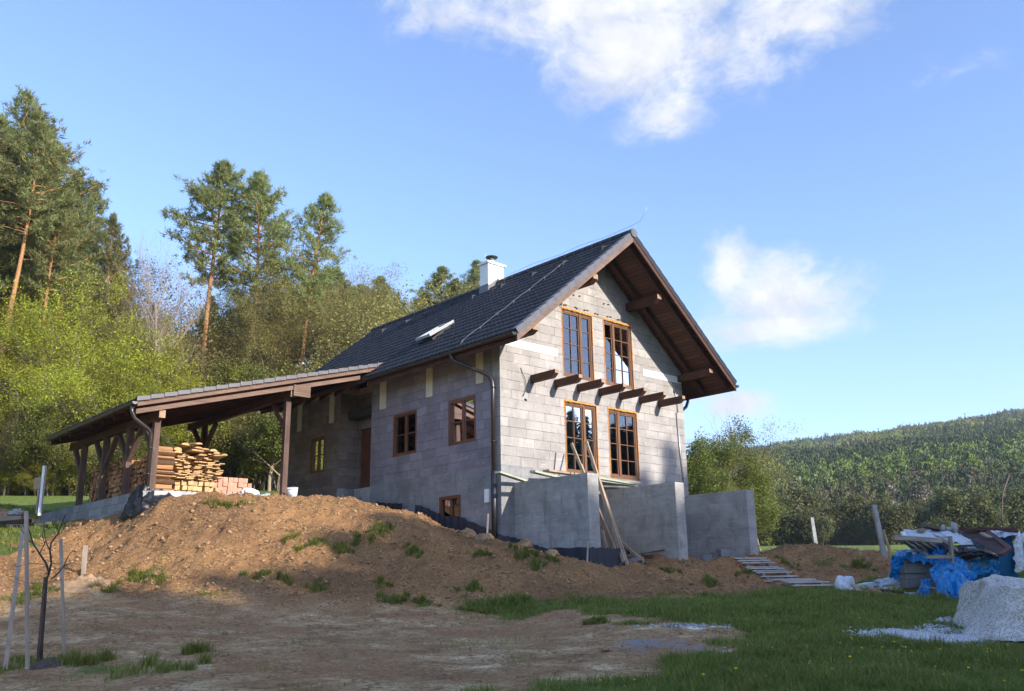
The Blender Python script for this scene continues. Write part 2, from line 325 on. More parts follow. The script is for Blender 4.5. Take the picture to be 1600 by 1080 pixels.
def glass():
    t = NT('window_glass'); n = t.n; l = t.l; fr = n.new('ShaderNodeFresnel'); fr.inputs['IOR'].default_value = 1.52
    g = n.new('ShaderNodeBsdfGlossy'); g.inputs['Roughness'].default_value = .01; g.inputs['Color'].default_value = (.9, .93, 1, 1)
    nz = t.noise(t.obj, 1.3, 2, .5); bp = n.new('ShaderNodeBump'); bp.inputs['Strength'].default_value = .08; bp.inputs['Distance'].default_value = .02; l.new(nz, bp.inputs['Height']); l.new(bp.outputs[0], g.inputs['Normal'])
    tr = n.new('ShaderNodeBsdfTransparent'); tr.inputs['Color'].default_value = (.72, .76, .74, 1); mx_ = n.new('ShaderNodeMixShader')
    l.new(t.math('MULTIPLY', fr.outputs[0], 3.2, None, True), mx_.inputs[0]); l.new(tr.outputs[0], mx_.inputs[1]); l.new(g.outputs[0], mx_.inputs[2]); l.new(mx_.outputs[0], n['Material Output'].inputs[0]); return t.m
M['glass'] = glass()

# ------------------------------------------------------------------ terrain
CP = []
def cpx(*a):
    for x, y, Y in a: CP.append(at(x, y, Y))
def cph(*a):
    for u, v, z in a: CP.append(H(u, v, z))
pl = lambda Y: -1.97+.097*Y
for X in (-14, -8, -3, 2, 7, 12):
    for Y in (4, 8, 11, 14, 16.6):
        CP.append(np.array([X*(.5+.04*Y), Y, pl(max(Y, 6))]))
for X, Y in ((1.5, 17.8), (5, 18.3), (8, 19), (12, 19), (14, 17), (8, 21), (12, 22)): CP.append(np.array([X, Y, pl(Y)]))
cpx((60, 960, 15), (60, 905, 19.3), (60, 850, 23.2), (25, 812, 27.5), (20, 792, 31), (-120, 790, 31), (-150, 850, 23), (-100, 920, 17), (60, 772, 36), (-100, 772, 36), (250, 772, 37))
cpx((150, 925, 17.8), (150, 880, 20.2), (170, 848, 21.4), (200, 930, 18), (210, 880, 19.8), (230, 830, 21.0), (250, 787, 21.7), (300, 777, 22.3), (350, 776, 22.7), (440, 777, 23.5), (520, 780, 23.3), (600, 791, 22.8), (640, 801, 22.4), (700, 828, 21.9), (765, 847, 21.6), (830, 858, 21.0), (880, 876, 20.7), (930, 879, 20.8), (985, 881, 21.6), (1060, 882, 22.8), (1130, 878, 24), (1190, 878, 24.9))
cpx((300, 850, 20.0), (300, 900, 18.6), (300, 930, 17.7), (400, 842, 20.2), (400, 868, 19.6), (400, 912, 18.2), (400, 936, 17.4), (500, 836, 20.6), (500, 860, 20.0), (520, 905, 18.4), (520, 936, 17.5), (600, 842, 20.5), (600, 862, 19.9), (600, 920, 18), (620, 945, 17.2), (700, 868, 20.1), (720, 925, 18.1), (720, 950, 17.2), (800, 885, 19.8), (820, 930, 18), (820, 953, 17.1), (900, 905, 19.6), (900, 948, 17.4), (980, 905, 20.4), (980, 945, 18.0), (1060, 905, 21.4), (1060, 940, 18.6), (1140, 900, 22.8), (1150, 932, 19.2), (1210, 895, 23), (1250, 920, 19.8), (1290, 925, 19.6))
cph((-7.4, 7, -1.22), (-7.4, 9, -1.2), (-7.4, 11, -1.15), (-7.5, 13.3, -1.1), (-9.5, 8, -1.7), (-9.5, 12, -1.2), (-6, 6.2, -.8), (-3, 6.2, -.75), (-.6, 6.2, -.72), (-6, 9, -.85), (-3, 9, -.85), (-6, 13, -.8), (-3, 13, -.8), (0, 14, -.7), (-.3, 4.4, -.85), (-.3, 3, -1.25), (-.3, 1.6, -1.62), (-.3, .3, -2.0), (.2, -.6, -2.25), (0, -1.6, -2.42), (.5, -2.8, -2.6), (1.5, -2.8, -2.62),
    (2, 3, -1.4), (5, 5, -1.6), (3, 9, -1.2), (7, 9, -1.6), (2, -1.5, -2.4), (5.5, -1.5, -2.42), (8.5, -1, -2.4), (9.5, 3, -2.3), (10, 8, -2.0), (5, 14, -.8), (9, 14, -1.2))
cpx((1215, 857, 27), (1255, 851, 27.5), (1300, 862, 26.5), (1350, 878, 25.3), (1385, 892, 24.6), (1250, 895, 24.5), (1320, 905, 22.5), (1400, 912, 21.5), (1215, 866, 31), (1300, 868, 33), (1385, 878, 31), (1300, 862, 40), (1450, 872, 34), (1600, 880, 32), (1500, 905, 23), (1620, 900, 24))
CP = np.array(CP)
def tps_fit(P, lam=.02):
    n = len(P); d = np.linalg.norm(P[:, None, :2]-P[None, :, :2], axis=2)+1e-9; K = d*d*np.log(d)+lam*np.eye(n); Q = np.c_[np.ones(n), P[:, :2]]
    A = np.block([[K, Q], [Q.T, np.zeros((3, 3))]]); return np.linalg.solve(A, np.r_[P[:, 2], 0, 0, 0])
TW = tps_fit(CP)
HA = (np.array([950, 1100, 1200, 1300, 1440, 1600, 2000])-800)/1400.; HK = np.array([.125, .128, .137, .142, .157, .172, .20])
def far_h(x, y):
    a = x/np.maximum(y, 1); right = sst(.0, .2, a)
    zr = np.where(y < 100, 1.2+.052*(y-38), 4.4) + (np.interp(a, HA, HK)*640-4.4)*np.clip((y-105)/535, 0, 1)**.93
    zr = np.where(y > 640, zr-(y-640)*.06, zr)
    zl = 4.0+np.clip((y-36)*.10+np.maximum(y-45, 0)*.2, -3, 30)+np.clip(-x-20, 0, 60)*.10
    z = zl*(1-right)+zr*right
    z = np.where(y < 38, pl(y)*.5+.5*(1.2+.07*(y-30)), z)
    return np.where(y < 9, np.maximum(-1.1, pl(np.maximum(y, 6))), z)
def base_h(x, y):
    x = np.asarray(x, float).ravel(); y = np.asarray(y, float).ravel(); out = far_h(x, y)
    dx = np.maximum(np.maximum(-22-x, x-16), 0); dy = np.maximum(np.maximum(6-y, y-35), 0); w = 1-sst(0, 9, np.hypot(dx, dy)); idx = np.nonzero(w > 0)[0]
    for i in range(0, len(idx), 20000):
        k = idx[i:i+20000]; d = np.hypot(x[k, None]-CP[None, :, 0], y[k, None]-CP[None, :, 1])+1e-9
        t = (d*d*np.log(d))@TW[:-3]+TW[-3]+TW[-2]*x[k]+TW[-1]*y[k]; out[k] = out[k]*(1-w[k])+t*w[k]
    return out
# house-local helper
def to_loc(x, y): dx = x-HO[0]; dy = y-HO[1]; return dx*A_[0]+dy*A_[1], dx*B_[0]+dy*B_[1]
def loose(x, y):   # how loose / cloddy the soil is: the spoil bank in front of the house and the heap by the steps
    foot = np.interp(x, [-14, -9, -4, 0, 3, 6, 9], [19.5, 17.8, 17.3, 17.2, 18, 19.6, 21.5]); return sst(-.6, .9, y-foot)*(1-sst(27.5, 29.5, y))*(1-sst(12, 14, x))*sst(-15, -12.5, x)
def ground_h(x, y):
    x = np.asarray(x, float); y = np.asarray(y, float); sh = x.shape; x = x.ravel(); y = y.ravel(); z = base_h(x, y); L = loose(x, y); u, v = to_loc(x, y)
    near = 1-sst(34, 42, y); hs = sst(-.9, -.1, np.minimum(np.minimum(u+.1, 9.5-u), np.minimum(v+.4, 15-v)))*near   # keep bumps out of the house
    slab = sst(-7.1, -6.9, u)*sst(5.0, 5.3, v)*(1-sst(.2, .6, u)); q = (1-.85*np.maximum(hs, slab))
    lump = fbm(x*.9, y*.9, 4, 3)*.14+(np.abs(fbm(x*2.6, y*2.6, 3, 9))-.25)*.15+(.3-np.abs(fbm(x*5, y*5, 3, 21)))*.10+fbm(x*11, y*11, 2, 33)*.06+fbm(x*3.2+y*.6, y*.5, 3, 55)*.045
    flat = fbm(x*.5, y*.5, 3, 5)*.05+fbm(x*3, y*3, 3, 15)*.022
    z = z+q*near*(L*lump+(1-L)*flat)+(1-near)*fbm(x*.03, y*.03, 4, 8)*np.clip((y-60)*.02, 0, 8)
    return z.reshape(sh)
def gz(x, y): return float(ground_h(np.array([x]), np.array([y]))[0])
def hit(px, py, y0=8., y1=60.):
    d = ray(px, py); Y = np.arange(y0, y1, .05); P = d[None]*(Y/d[1])[:, None]; g = ground_h(P[:, 0], P[:, 1]); k = np.nonzero(P[:, 2] <= g)[0]
    return P[k[0]] if len(k) else P[-1]
def axis(lo, f0, f1, hi, step, g=1.09):
    a = list(np.arange(f0, f1, step)); s = step; p = f1
    while p < hi: a.append(p); s *= g; p += s
    a.append(hi); s = step; p = f0-step; b = []
    while p > lo: b.append(p); s *= g; p -= s
    b.append(lo); return np.array(b[::-1]+a)
xs = axis(-1500, -14, 12.5, 1500, .085); ys = axis(-400, 9, 27.5, 2500, .085, 1.085)
GX, GY = np.meshgrid(xs, ys); GZ = ground_h(GX, GY); nx, ny = len(xs), len(ys)
# grass cover: polygons laid out on the ground
def inpoly(x, y, P):
    c = np.zeros(x.shape, bool); n = len(P)
    for i in range(n):
        x1, y1 = P[i]; x2, y2 = P[(i+1) % n]; cond = ((y1 > y) != (y2 > y)) & (x < (x2-x1)*(y-y1)/(y2-y1+1e-12)+x1); c ^= cond
    return c
def onpl(px, py): d = ray(px, py); t = -1.97/(d[2]-.097*d[1]); return (d*t)[:2]
LAWN = [onpl(*q) for q in ((830, 1095), (905, 1072), (1010, 1050), (1090, 1030), (1150, 1018), (1195, 1003), (1150, 985), (1060, 972), (985, 962), (900, 952), (800, 954), (770, 946))]
LAWN += [np.array(q) for q in ((2.0, 18.2), (5.2, 19.3), (6.3, 19.6), (7.2, 19.9), (8.5, 21), (11, 21.5), (14, 24), (40, 24), (40, 0), (0, 0))]
def sdist(x, y, P):
    d = np.full(x.shape, 1e9); n = len(P)
    for i in range(n):
        a = np.array(P[i]); b = np.array(P[(i+1) % n]); ab = b-a; t = np.clip(((x-a[0])*ab[0]+(y-a[1])*ab[1])/(ab@ab+1e-12), 0, 1); d = np.minimum(d, np.hypot(x-a[0]-t*ab[0], y-a[1]-t*ab[1]))
    return np.where(inpoly(x, y, P), d, -d)
PATCH = [(30, 1045, 1.0, .5), (170, 1048, 1.4, .45), (120, 1040, .7, .3), (265, 1045, .45, .3), (300, 1020, .4, .15), (225, 902, .6, .3), (250, 905, .4, .2), (170, 925, .55, .25), (330, 930, 1.1, .22), (405, 902, .42, .22), (440, 912, .2, .15), (490, 916, .38, .25), (492, 846, .75, .3), (460, 842, .4, .3), (588, 826, .7, .45), (600, 855, .9, .25), (560, 852, .5, .2), (640, 862, .6, .2), (535, 856, .3, .2), (836, 880, .5, .3), (820, 868, .4, .3), (664, 942, .4, .2), (612, 938, .5, .2), (738, 918, .35, .2), (596, 912, .25, .2), (750, 862, .5, .15), (1110, 912, .35, .35), (1045, 890, .4, .2), (1170, 896, .4, .3), (880, 945, 1.5, .3), (760, 958, .7, .1), (1230, 880, .5, .4), (1300, 880, 1.3, .6), (1270, 866, 1.0, .5), (1350, 890, .7, .4), (390, 785, .9, .25), (350, 790, .5, .2), (1000, 975, .9, .25), (930, 975, .5, .12), (20, 935, 1.0, .5), (60, 925, .7, .3)]
PT = [(hit(px, py), a*.55, b*.55) for px, py, a, b in PATCH]
def grass_amt(x, y):
    sh = x.shape; x = x.ravel(); y = y.ravel(); g = sst(-.5, .55, sdist(x, y, LAWN)+fbm(x*1.5, y*1.5, 4, 41)*1.0); j = fbm(x*3.5, y*3.5, 3, 47)*.5
    for P, a, b in PT:
        g = np.maximum(g, sst(0, .8, 1-np.hypot((x-P[0])/a, (y-P[1])/(b*2.2))+j*1.6)*.6)
    # meadow at left and around the back, field at right
    left = sst(.0, 1.2, -12.0-x+fbm(x*.8, y*.8, 3, 51)*2.6-(y-21)*-.1)*sst(18.5, 20.5, y+fbm(x, y, 2, 53)*2); back = sst(28.5, 30.5, y); u, v = to_loc(x, y)
    g = np.maximum(g, np.maximum(left, back)*(1-sst(-7.5, -7.1, u)*(1-sst(13.5, 14.5, v))*(1-sst(9.0, 10, u)))); g = np.maximum(g, sst(11.5, 13.5, x)); g = np.maximum(g, 1-sst(7, 9, y))
    road = sst(.9, .3, np.abs(y-27.6+fbm(x*.5, y*.5, 2, 3)*.3))*(x < -13.4); g = g*(1-road*.95)
    for (P, a, b) in SPILL: g = g*(1-sst(.0, .35, 1.05-np.hypot((x-P[0])/a, (y-P[1])/b)+fbm(x*4, y*4, 3, 49)*.5))
    return g.reshape(sh)
SPILL = [(hit(1447, 999, 8, 16), .62, .62), (hit(1400, 995, 8, 16), .28, .3), (hit(1490, 1003, 8, 16), .35, .4)]
GA = grass_amt(GX, GY); LO = loose(GX, GY)
idx = np.arange(nx*ny).reshape(ny, nx); Fq = np.c_[idx[:-1, :-1].ravel(), idx[:-1, 1:].ravel(), idx[1:, 1:].ravel(), idx[1:, :-1].ravel()]
grav = np.zeros_like(GX)
for px, py, a, b in ((1015, 1006, .6, .3), (1000, 1012, .4, .2), (1085, 1014, .4, .15)):
    P = hit(px, py); grav = np.maximum(grav, sst(0, .6, 1-np.hypot((GX-P[0])/a, (GY-P[1])/(b*2))+fbm(GX*4, GY*4, 3, 61)*.9))
lime = np.zeros_like(GX)
for px, py, a, b in ((1080, 981, .22, .05), (1125, 979, .3, .05), (1040, 978, .2, .03), (1190, 1022, .5, .1), (1320, 1024, .3, .06)):
    P = hit(px, py); lime = np.maximum(lime, sst(0, .5, 1-np.hypot((GX-P[0])/a, (GY-P[1])/(b*2.5))+fbm(GX*5, GY*5, 3, 71)*1.2))
for P, a, b in SPILL: lime = np.maximum(lime, sst(0, .4, 1-np.hypot((GX-P[0])/a, (GY-P[1])/b)+fbm(GX*4, GY*4, 3, 49)*.5))
def ground_mat():
    t = NT('ground_soil', .95, .1); o = t.obj
    def attr(n): a = t.new('ShaderNodeAttribute'); a.attribute_name = n; return a.outputs['Fac']
    n1 = t.noise(o, .45, 6, .65, .4); n2 = t.noise(o, 3, 7, .72); n3 = t.noise(o, 26, 5, .75); n4 = t.noise(t.map(o, (1, 1.25, 1)), 1.3, 7, .72, .4)
    loosec = t.ramp(n2, [(.25, srgb(112, 82, 56)), (.5, srgb(150, 112, 76)), (.75, srgb(178, 140, 100))])
    loosec = t.mix(t.rng(n1, .35, .7), loosec, t.ramp(n2, [(.3, srgb(98, 72, 52)), (.7, srgb(140, 106, 76))]))
    flatc = t.ramp(n4, [(.3, srgb(98, 74, 54)), (.44, srgb(122, 96, 70)), (.56, srgb(142, 120, 92)), (.7, srgb(172, 154, 128))])
    flatc = t.mix(t.rng(n1, .4, .66), flatc, t.ramp(n2, [(.3, srgb(108, 78, 56)), (.7, srgb(140, 108, 80))]))
    c = t.mix(attr('loose'), flatc, loosec); vo = t.new('ShaderNodeTexVoronoi'); t.l.new(t.map(o, (1, 1, 1)), vo.inputs[0]); vo.inputs['Scale'].default_value = 17; c = t.mix(t.math('MULTIPLY', t.rng(vo.outputs['Distance'], .35, .7), t.rng(n2, .42, .62, 0, .75)), c, srgb(74, 52, 38)); n5 = t.noise(o, 7.5, 5, .7); c = t.mix(t.rng(n5, .5, .72, 0, .6), c, srgb(92, 66, 46)); c = t.mix(t.rng(n5, .42, .26, 0, .55), c, srgb(186, 158, 122))
    c = t.mix(t.rng(n3, .58, .75, 0, .7), c, srgb(84, 58, 40)); c = t.mix(t.rng(n3, .36, .2, 0, .55), c, srgb(196, 168, 132))
    straw = t.noise(t.map(o, (3, 9, 3)), 9, 5, .8, 1.5); c = t.mix(t.math('MULTIPLY', t.rng(straw, .57, .66), t.math('SUBTRACT', .5, t.math('MULTIPLY', attr('loose'), .3))), c, srgb(176, 158, 120))
    c = t.mix(t.math('MULTIPLY', attr('gravel'), t.rng(n5, .35, .6, .1, .8)), c, t.ramp(n3, [(.3, srgb(84, 86, 96)), (.7, srgb(126, 126, 132))]))
    c = t.mix(t.math('MULTIPLY', attr('lime'), .8), c, srgb(196, 194, 190))
    gc = t.ramp(t.noise(o, 5, 6, .7), [(.3, (.05, .065, .018, 1)), (.55, (.075, .10, .028, 1)), (.8, (.13, .13, .05, 1))])
    sep = t.new('ShaderNodeSeparateXYZ'); t.l.new(o, sep.inputs[0]); farw = t.rng(sep.outputs[1], 60, 110)
    gc = t.mix(farw, gc, t.ramp(t.noise(o, .05, 6, .7), [(.35, (.022, .035, .014, 1)), (.65, (.05, .055, .022, 1))]))
    c = t.mix(t.rng(t.math('ADD', attr('grass'), t.math('MULTIPLY', t.math('SUBTRACT', n2, .5), .7)), .35, .75), c, gc)
    gm = t.new('ShaderNodeMix'); gm.data_type = 'RGBA'; gm.blend_type = 'MULTIPLY'; gm.inputs[0].default_value = 1; t.l.new(c, gm.inputs[6]); t.l.new(t.mix(attr('loose'), (2.75, 2.72, 2.5, 1), (1.74, 1.78, 1.68, 1)), gm.inputs[7]); c = gm.outputs[2]  # flat yard lifted more than the bank: brightens the shaded foreground by colour
    t.color(c); t.bump(t.math('ADD', t.math('MULTIPLY', t.noise(o, 9, 7, .75), 1.3), t.math('MULTIPLY', n3, .7)), 1., .07); return t.m
M['ground'] = ground_mat()
gme = mesh_np('ground', np.c_[GX.ravel(), GY.ravel(), GZ.ravel()], Fq, M['ground'], True, attrs={'grass': GA.ravel(), 'loose': LO.ravel(), 'gravel': grav.ravel(), 'lime': lime.ravel()})
tag(link('ground', gme), kind='structure')
# ------------------------------------------------------------------ house
EV, OV, ZE, ZR, VB = .78, 1.487, 3.06, 6.855, 11.75
TN = (ZR-ZE)/(W/2+EV); PA = math.atan(TN); UC = W/2
zroof = lambda u: ZE+(min(u, W-u)+EV)*TN
house = empty('house', HO, TH, 'unfinished grey block house with dark tiled gable roof and orange-brown timber windows', 'house')
WUP = [(2.38, 3.62, 2.646, 4.615), (4.134, 5.382, 2.646, 4.615)]; WLO = [(2.378, 3.66, -.056, 1.931), (4.173, 5.432, -.056, 1.931)]
off = .15
cuts = [((-EV, 0, ZE-off), (-TN, 0, 1)), ((W+EV, 0, ZE-off), (TN, 0, 1))]
wall_obj(wallmb(0, W, 0, 7, WUP+[(a, b, 0, d) for a, b, c, d in WLO], 0, .3, 'u'), 'gable_wall', M['block'], house, cuts)
wall_obj(wallmb(0, W, -3.4, 0, [(a, b, c, 0) for a, b, c, d in WLO], 0, .3, 'u'), 'basement_wall', M['conc'], house)
WS = [(.9815, 2.148, .7218, 1.9725), (3.60, 4.768, .7218, 1.9725)]
wall_obj(wallmb(.3, 5.9216, 0, 3.38, WS, 0, .3, 'v'), 'side_wall', M['block_shaded'], house)
wall_obj(wallmb(.3, 5.9216, -3.4, 0, [(1.608, 2.546, -1.3, -.62)], 0, .3, 'v'), 'basement_wall', M['conc'], house)
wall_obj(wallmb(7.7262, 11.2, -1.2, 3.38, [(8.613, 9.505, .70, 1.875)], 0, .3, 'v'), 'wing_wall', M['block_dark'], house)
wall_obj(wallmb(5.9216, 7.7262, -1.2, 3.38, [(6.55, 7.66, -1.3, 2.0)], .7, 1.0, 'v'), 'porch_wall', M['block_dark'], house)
m = MB(); m.box(.3, .7, 7.7262, 8.0, -1.2, 3.38); m.box(.3, .7, 5.62, 5.9216, -1.2, 3.38); m.build('porch_return', M['block_dark'], house)
m = MB(); m.box(.02, .7, 5.93, 7.72, -.6, -.06); m.box(.25, .7, 5.93, 7.72, -.06, .02); m.build('porch_step', M['conc_smooth'], house)
wall_obj(wallmb(.3, 11.2, -3.4, 3.5, [], W-.3, W, 'v'), 'side_wall', M['block_shaded'], house)
wall_obj(wallmb(.3, W-.3, -3.4, 7, [], 10.9, 11.2, 'u'), 'back_wall', M['block_shaded'], house, cuts)
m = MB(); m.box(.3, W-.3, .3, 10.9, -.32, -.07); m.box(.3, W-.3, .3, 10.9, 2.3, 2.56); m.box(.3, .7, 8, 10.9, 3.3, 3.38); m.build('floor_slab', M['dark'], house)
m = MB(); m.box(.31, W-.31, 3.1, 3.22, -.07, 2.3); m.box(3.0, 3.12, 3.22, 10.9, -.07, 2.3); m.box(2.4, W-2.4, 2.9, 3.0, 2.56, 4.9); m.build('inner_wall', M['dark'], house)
# door
d = MB(); d.box(.78, .84, 6.57, 7.64, .02, 1.98); dr = d.build('door', M['frame_side'], house)
k = MB(); k.tube([(.73, 6.72, 1.0), (.70, 6.72, 1.0), (.70, 6.86, 1.0)], .012); k.build('handle', M['zinc'], dr)
# white belt strips on the gable, belts along the eaves, cream lintel strips
m = MB(); m.box(.32, 2.16, -.012, .1, 3.165, 3.377); m.add([(.0, -.012, 3.0), (.0, -.012, 3.165), (.26, -.012, 3.377), (.29, -.012, 3.377), (.29, -.012, 3.165), (.12, -.012, 3.165)], [(0, 1, 2, 3, 4, 5)]); m.build('insulation_strip', M['white'], house)
m = MB(); m.box(5.86, W-.02, -.012, .1, 3.165, 3.377); m.build('insulation_strip', M['white'], house)
for a, b in ((.02, 5.90), (7.74, 11.2)):
    m = MB(); m.box(-.03, .05, a, b, 3.155, 3.36); m.build('ring_beam', M['belt'], house)
m = MB(); m.box(.03, .69, 7.70, 7.72, 3.155, 3.36); m.box(.66, .69, 5.93, 7.69, 3.155, 3.36); m.build('ring_beam', M['belt'], house)
for a, b in ((.66, .95), (2.86, 3.16), (5.15, 5.48), (8.1, 8.38), (10.16, 10.45)):
    m = MB(); m.box(-.016, .05, a, b, 2.24, 3.152); m.build('insulation_strip', M['cream'], house)
# windows on the gable plane: (u0,u1,z0,z1), columns split
def window_u(a, b, z0, z1, wide_left, rows=4, y=.10):
    f = MB(); t = .062
    f.box(a, a+t, y-.07, y+.02, z0, z1); f.box(b-t, b, y-.07, y+.02, z0, z1); f.box(a+t, b-t, y-.07, y+.02, z1-t, z1); f.box(a+t, b-t, y-.07, y+.02, z0, z0+t+.03)
    mp = a+(b-a)*(.62 if wide_left else .36); f.box(mp-.045, mp+.045, y-.085, y+.02, z0+t+.03, z1-t)
    fr = f.build('window_frame', M['frame'], house)
    q = MB(); l, r, bt, tp = a+t, b-t, z0+t+.03, z1-t
    for i in range(1, rows): z = bt+(tp-bt)*i/rows; q.box(l, mp-.045, y-.045, y-.005, z-.012, z+.012); q.box(mp+.045, r, y-.045, y-.005, z-.012, z+.012)
    c = ((l+mp-.045)/2) if wide_left else ((mp+.045+r)/2); q.box(c-.011, c+.011, y-.05, y-.0, bt, tp)
    for x0, x1 in ((l, mp-.045), (mp+.045, r)):   # leaf frames
        for s0, s1 in ((x0, x0+.035), (x1-.035, x1)): q.box(s0, s1, y-.055, y+.0, bt, tp)
        q.box(x0+.035, x1-.035, y-.055, y, bt, bt+.04); q.box(x0+.035, x1-.035, y-.055, y, tp-.04, tp)
    q.build('glazing_bars', M['frame'], fr)
    g = MB(); g.add([(l, y-.025, bt), (mp, y-.025, bt), (mp, y-.025, tp), (l, y-.025, tp), (mp, y-.0252, bt), (r, y-.0252, bt), (r, y-.0252, tp), (mp, y-.0252, tp)], [(0, 1, 2, 3), (4, 5, 6, 7)])
    g.build('pane', M['glass'], fr)
    # foam squeezed out round the frame
    ff = MB(); rr = random.Random(int(a*100)+int(z0*10)); P = []; R_ = []
    def run(p, q, lo, hi, st, off):
        L = math.dist(p, q); n = int(L/st)
        for k in range(n+1): f = k/n; P.append((p[0]+(q[0]-p[0])*f+rr.uniform(-.008, .008), -.004, p[1]+(q[1]-p[1])*f+rr.uniform(-.006, off))); R_.append(rr.uniform(lo, hi))
    run((a-.012, z0+.02), (a-.012, z1), .008, .018, .045, .006); run((a, z1+.018), (b, z1+.018), .016, .042, .04, .02); run((b+.012, z1), (b+.012, z0+.02), .008, .018, .045, .006); ff.tube(P, R_, 6)
    ff.build('mounting_foam', M['foam'], fr); return fr
for (a, b, c, d), wl in zip(WUP+WLO, (True, False, True, False)): window_u(a, b, c, d, wl)
# brick anchors / dowel holes above the upper windows
for u, z in ((2.45, 4.72), (2.52, 4.73), (2.9, 4.74), (2.97, 4.72), (3.3, 4.73), (3.42, 4.75), (3.75, 4.72), (3.85, 4.71), (4.3, 4.73), (4.42, 4.74), (4.75, 4.72), (4.83, 4.73), (2.85, 5.1), (3.1, 5.12), (4.15, 5.1), (4.35, 5.12)): m = MB(); m.tube([(u, .01, z), (u+.02, -.02, z+.02), (u+.05, -.035, z+.01)], .017, 5); m.build('tie_wire', M['black'], house)
m = MB(); m.box(2.3, 5.5, -.014, .02, 4.632, 4.70); m.build('lintel', M['plank'], house)
def window_v(a, b, z0, z1, rows=2, x=.10, mat='frame_side'):
    f = MB(); t = .085
    f.box(x-.09, x+.02, a, a+t, z0, z1); f.box(x-.09, x+.02, b-t, b, z0, z1); f.box(x-.09, x+.02, a+t, b-t, z1-t, z1); f.box(x-.09, x+.02, a+t, b-t, z0, z0+t)
    c = (a+b)/2; f.box(x-.06, x+.0, c-.045, c+.045, z0+t, z1-t); fr = f.build('window_frame', M[mat], house)
    q = MB(); l, r, bt, tp = a+t, b-t, z0+t, z1-t
    for i in range(1, rows): z = bt+(tp-bt)*i/rows; q.box(x-.04, x, l, c-.045, z-.014, z+.014); q.box(x-.04, x, c+.045, r, z-.014, z+.014)
    q.build('glazing_bars', M[mat], fr)
    g = MB(); g.add([(x-.02, l, bt), (x-.02, r, bt), (x-.02, r, tp), (x-.02, l, tp)], [(0, 1, 2, 3)]); g.build('pane', M['glass'], fr)
for a, b, c, d in WS: window_v(a, b, c, d)
window_v(8.613, 9.505, .70, 1.875); window_v(1.608, 2.546, -1.3, -.62, 1)
# roof tiles as real relief
def tile_sheet(vlo, vhi, slen, P, tw=.165, tl=.345):
    """P(v, s, h): point at v along the eave, s up the slope, h above the roof plane"""
    nv = int((vhi-vlo)/tw*8); vv = np.linspace(vlo, vhi, nv+1); ph = (vv/tw) % 1.
    prof = np.where(ph < .45, .020*np.sin(ph/.45*np.pi), -.010*np.sin((ph-.45)/.55*np.pi))
    ss = []; hh = []
    for k in range(int(math.ceil(slen/tl))):
        s0, s1 = k*tl, min(slen, (k+1)*tl); ss += [s0, s0+.003, s0+.16, s1-.002]; hh += [.005, .040, .022, .006]
    ss = np.array(ss); hh = np.array(hh); S, V_ = np.meshgrid(ss, vv, indexing='ij'); Hh = hh[:, None]+prof[None, :]
    crs = np.floor(S/tl+.001); Hh = Hh+(_h(crs.astype(np.int64), np.floor(V_/tw).astype(np.int64), 5)-.5)*.006
    X = P(V_, S, Hh); n0, n1 = S.shape; I = np.arange(n0*n1).reshape(n0, n1)
    return X.reshape(-1, 3), np.c_[I[:-1, :-1].ravel(), I[1:, :-1].ravel(), I[1:, 1:].ravel(), I[:-1, 1:].ravel()]
SL = (UC+EV)/math.cos(PA); cP, sP = math.cos(PA), math.sin(PA)
PL = lambda V, S, h: np.stack([-EV+S*cP-h*sP, V, ZE+S*sP+h*cP], -1)
PR = lambda V, S, h: np.stack([W+EV-S*cP+h*sP, V, ZE+S*sP+h*cP], -1)
rf = MB()
for s in (1, -1):
    ue, um = (-EV, UC) if s == 1 else (W+EV, UC)
    a = (ue, -OV+.02, ZE-.03); b = (um, -OV+.02, ZR-.03)
    rf.prism([(ue+.02*s, -OV+.02, ZE-.01-.02*TN*-1), (um, -OV+.02, ZR-.015), (um, -OV+.02, ZR-.135), (ue+.02*s, -OV+.02, ZE-.13+.02*TN)], (0, VB+OV-.04, 0))
t = NT('soffit_boards', .75, .3); sp_ = t.new('ShaderNodeSeparateXYZ'); t.l.new(t.obj, sp_.inputs[0])
fr_ = t.math('FRACT', t.math('MULTIPLY', sp_.outputs[0], 1/.105)); gap = t.math('LESS_THAN', fr_, .1)
wn2 = t.new('ShaderNodeTexWhiteNoise'); wn2.noise_dimensions = '1D'; t.l.new(t.math('FLOOR', t.math('MULTIPLY', sp_.outputs[0], 1/.105)), wn2.inputs['W'])
nn_ = t.noise(t.map(t.obj, (14, .8, 14)), 1.3, 6, .7, .5); cc_ = t.mix(wn2.outputs[0], t.ramp(nn_, [(.3, srgb(70, 47, 38)), (.7, srgb(98, 68, 53))]), t.ramp(nn_, [(.3, srgb(88, 60, 47)), (.7, srgb(120, 84, 65))]))
t.color(t.mix(gap, cc_, srgb(36, 22, 16))); t.bump(t.math('SUBTRACT', 1., gap), .6, .01); M['soffit'] = t.m
roof = rf.build('roof', M['soffit'], house)
for nm, PF in (('roof_tiles', PL), ('roof_tiles', PR)):
    X, F = tile_sheet(-OV, VB, SL-.02, PF); link(nm, mesh_np(nm, X, F, M['tile'], False), roof)
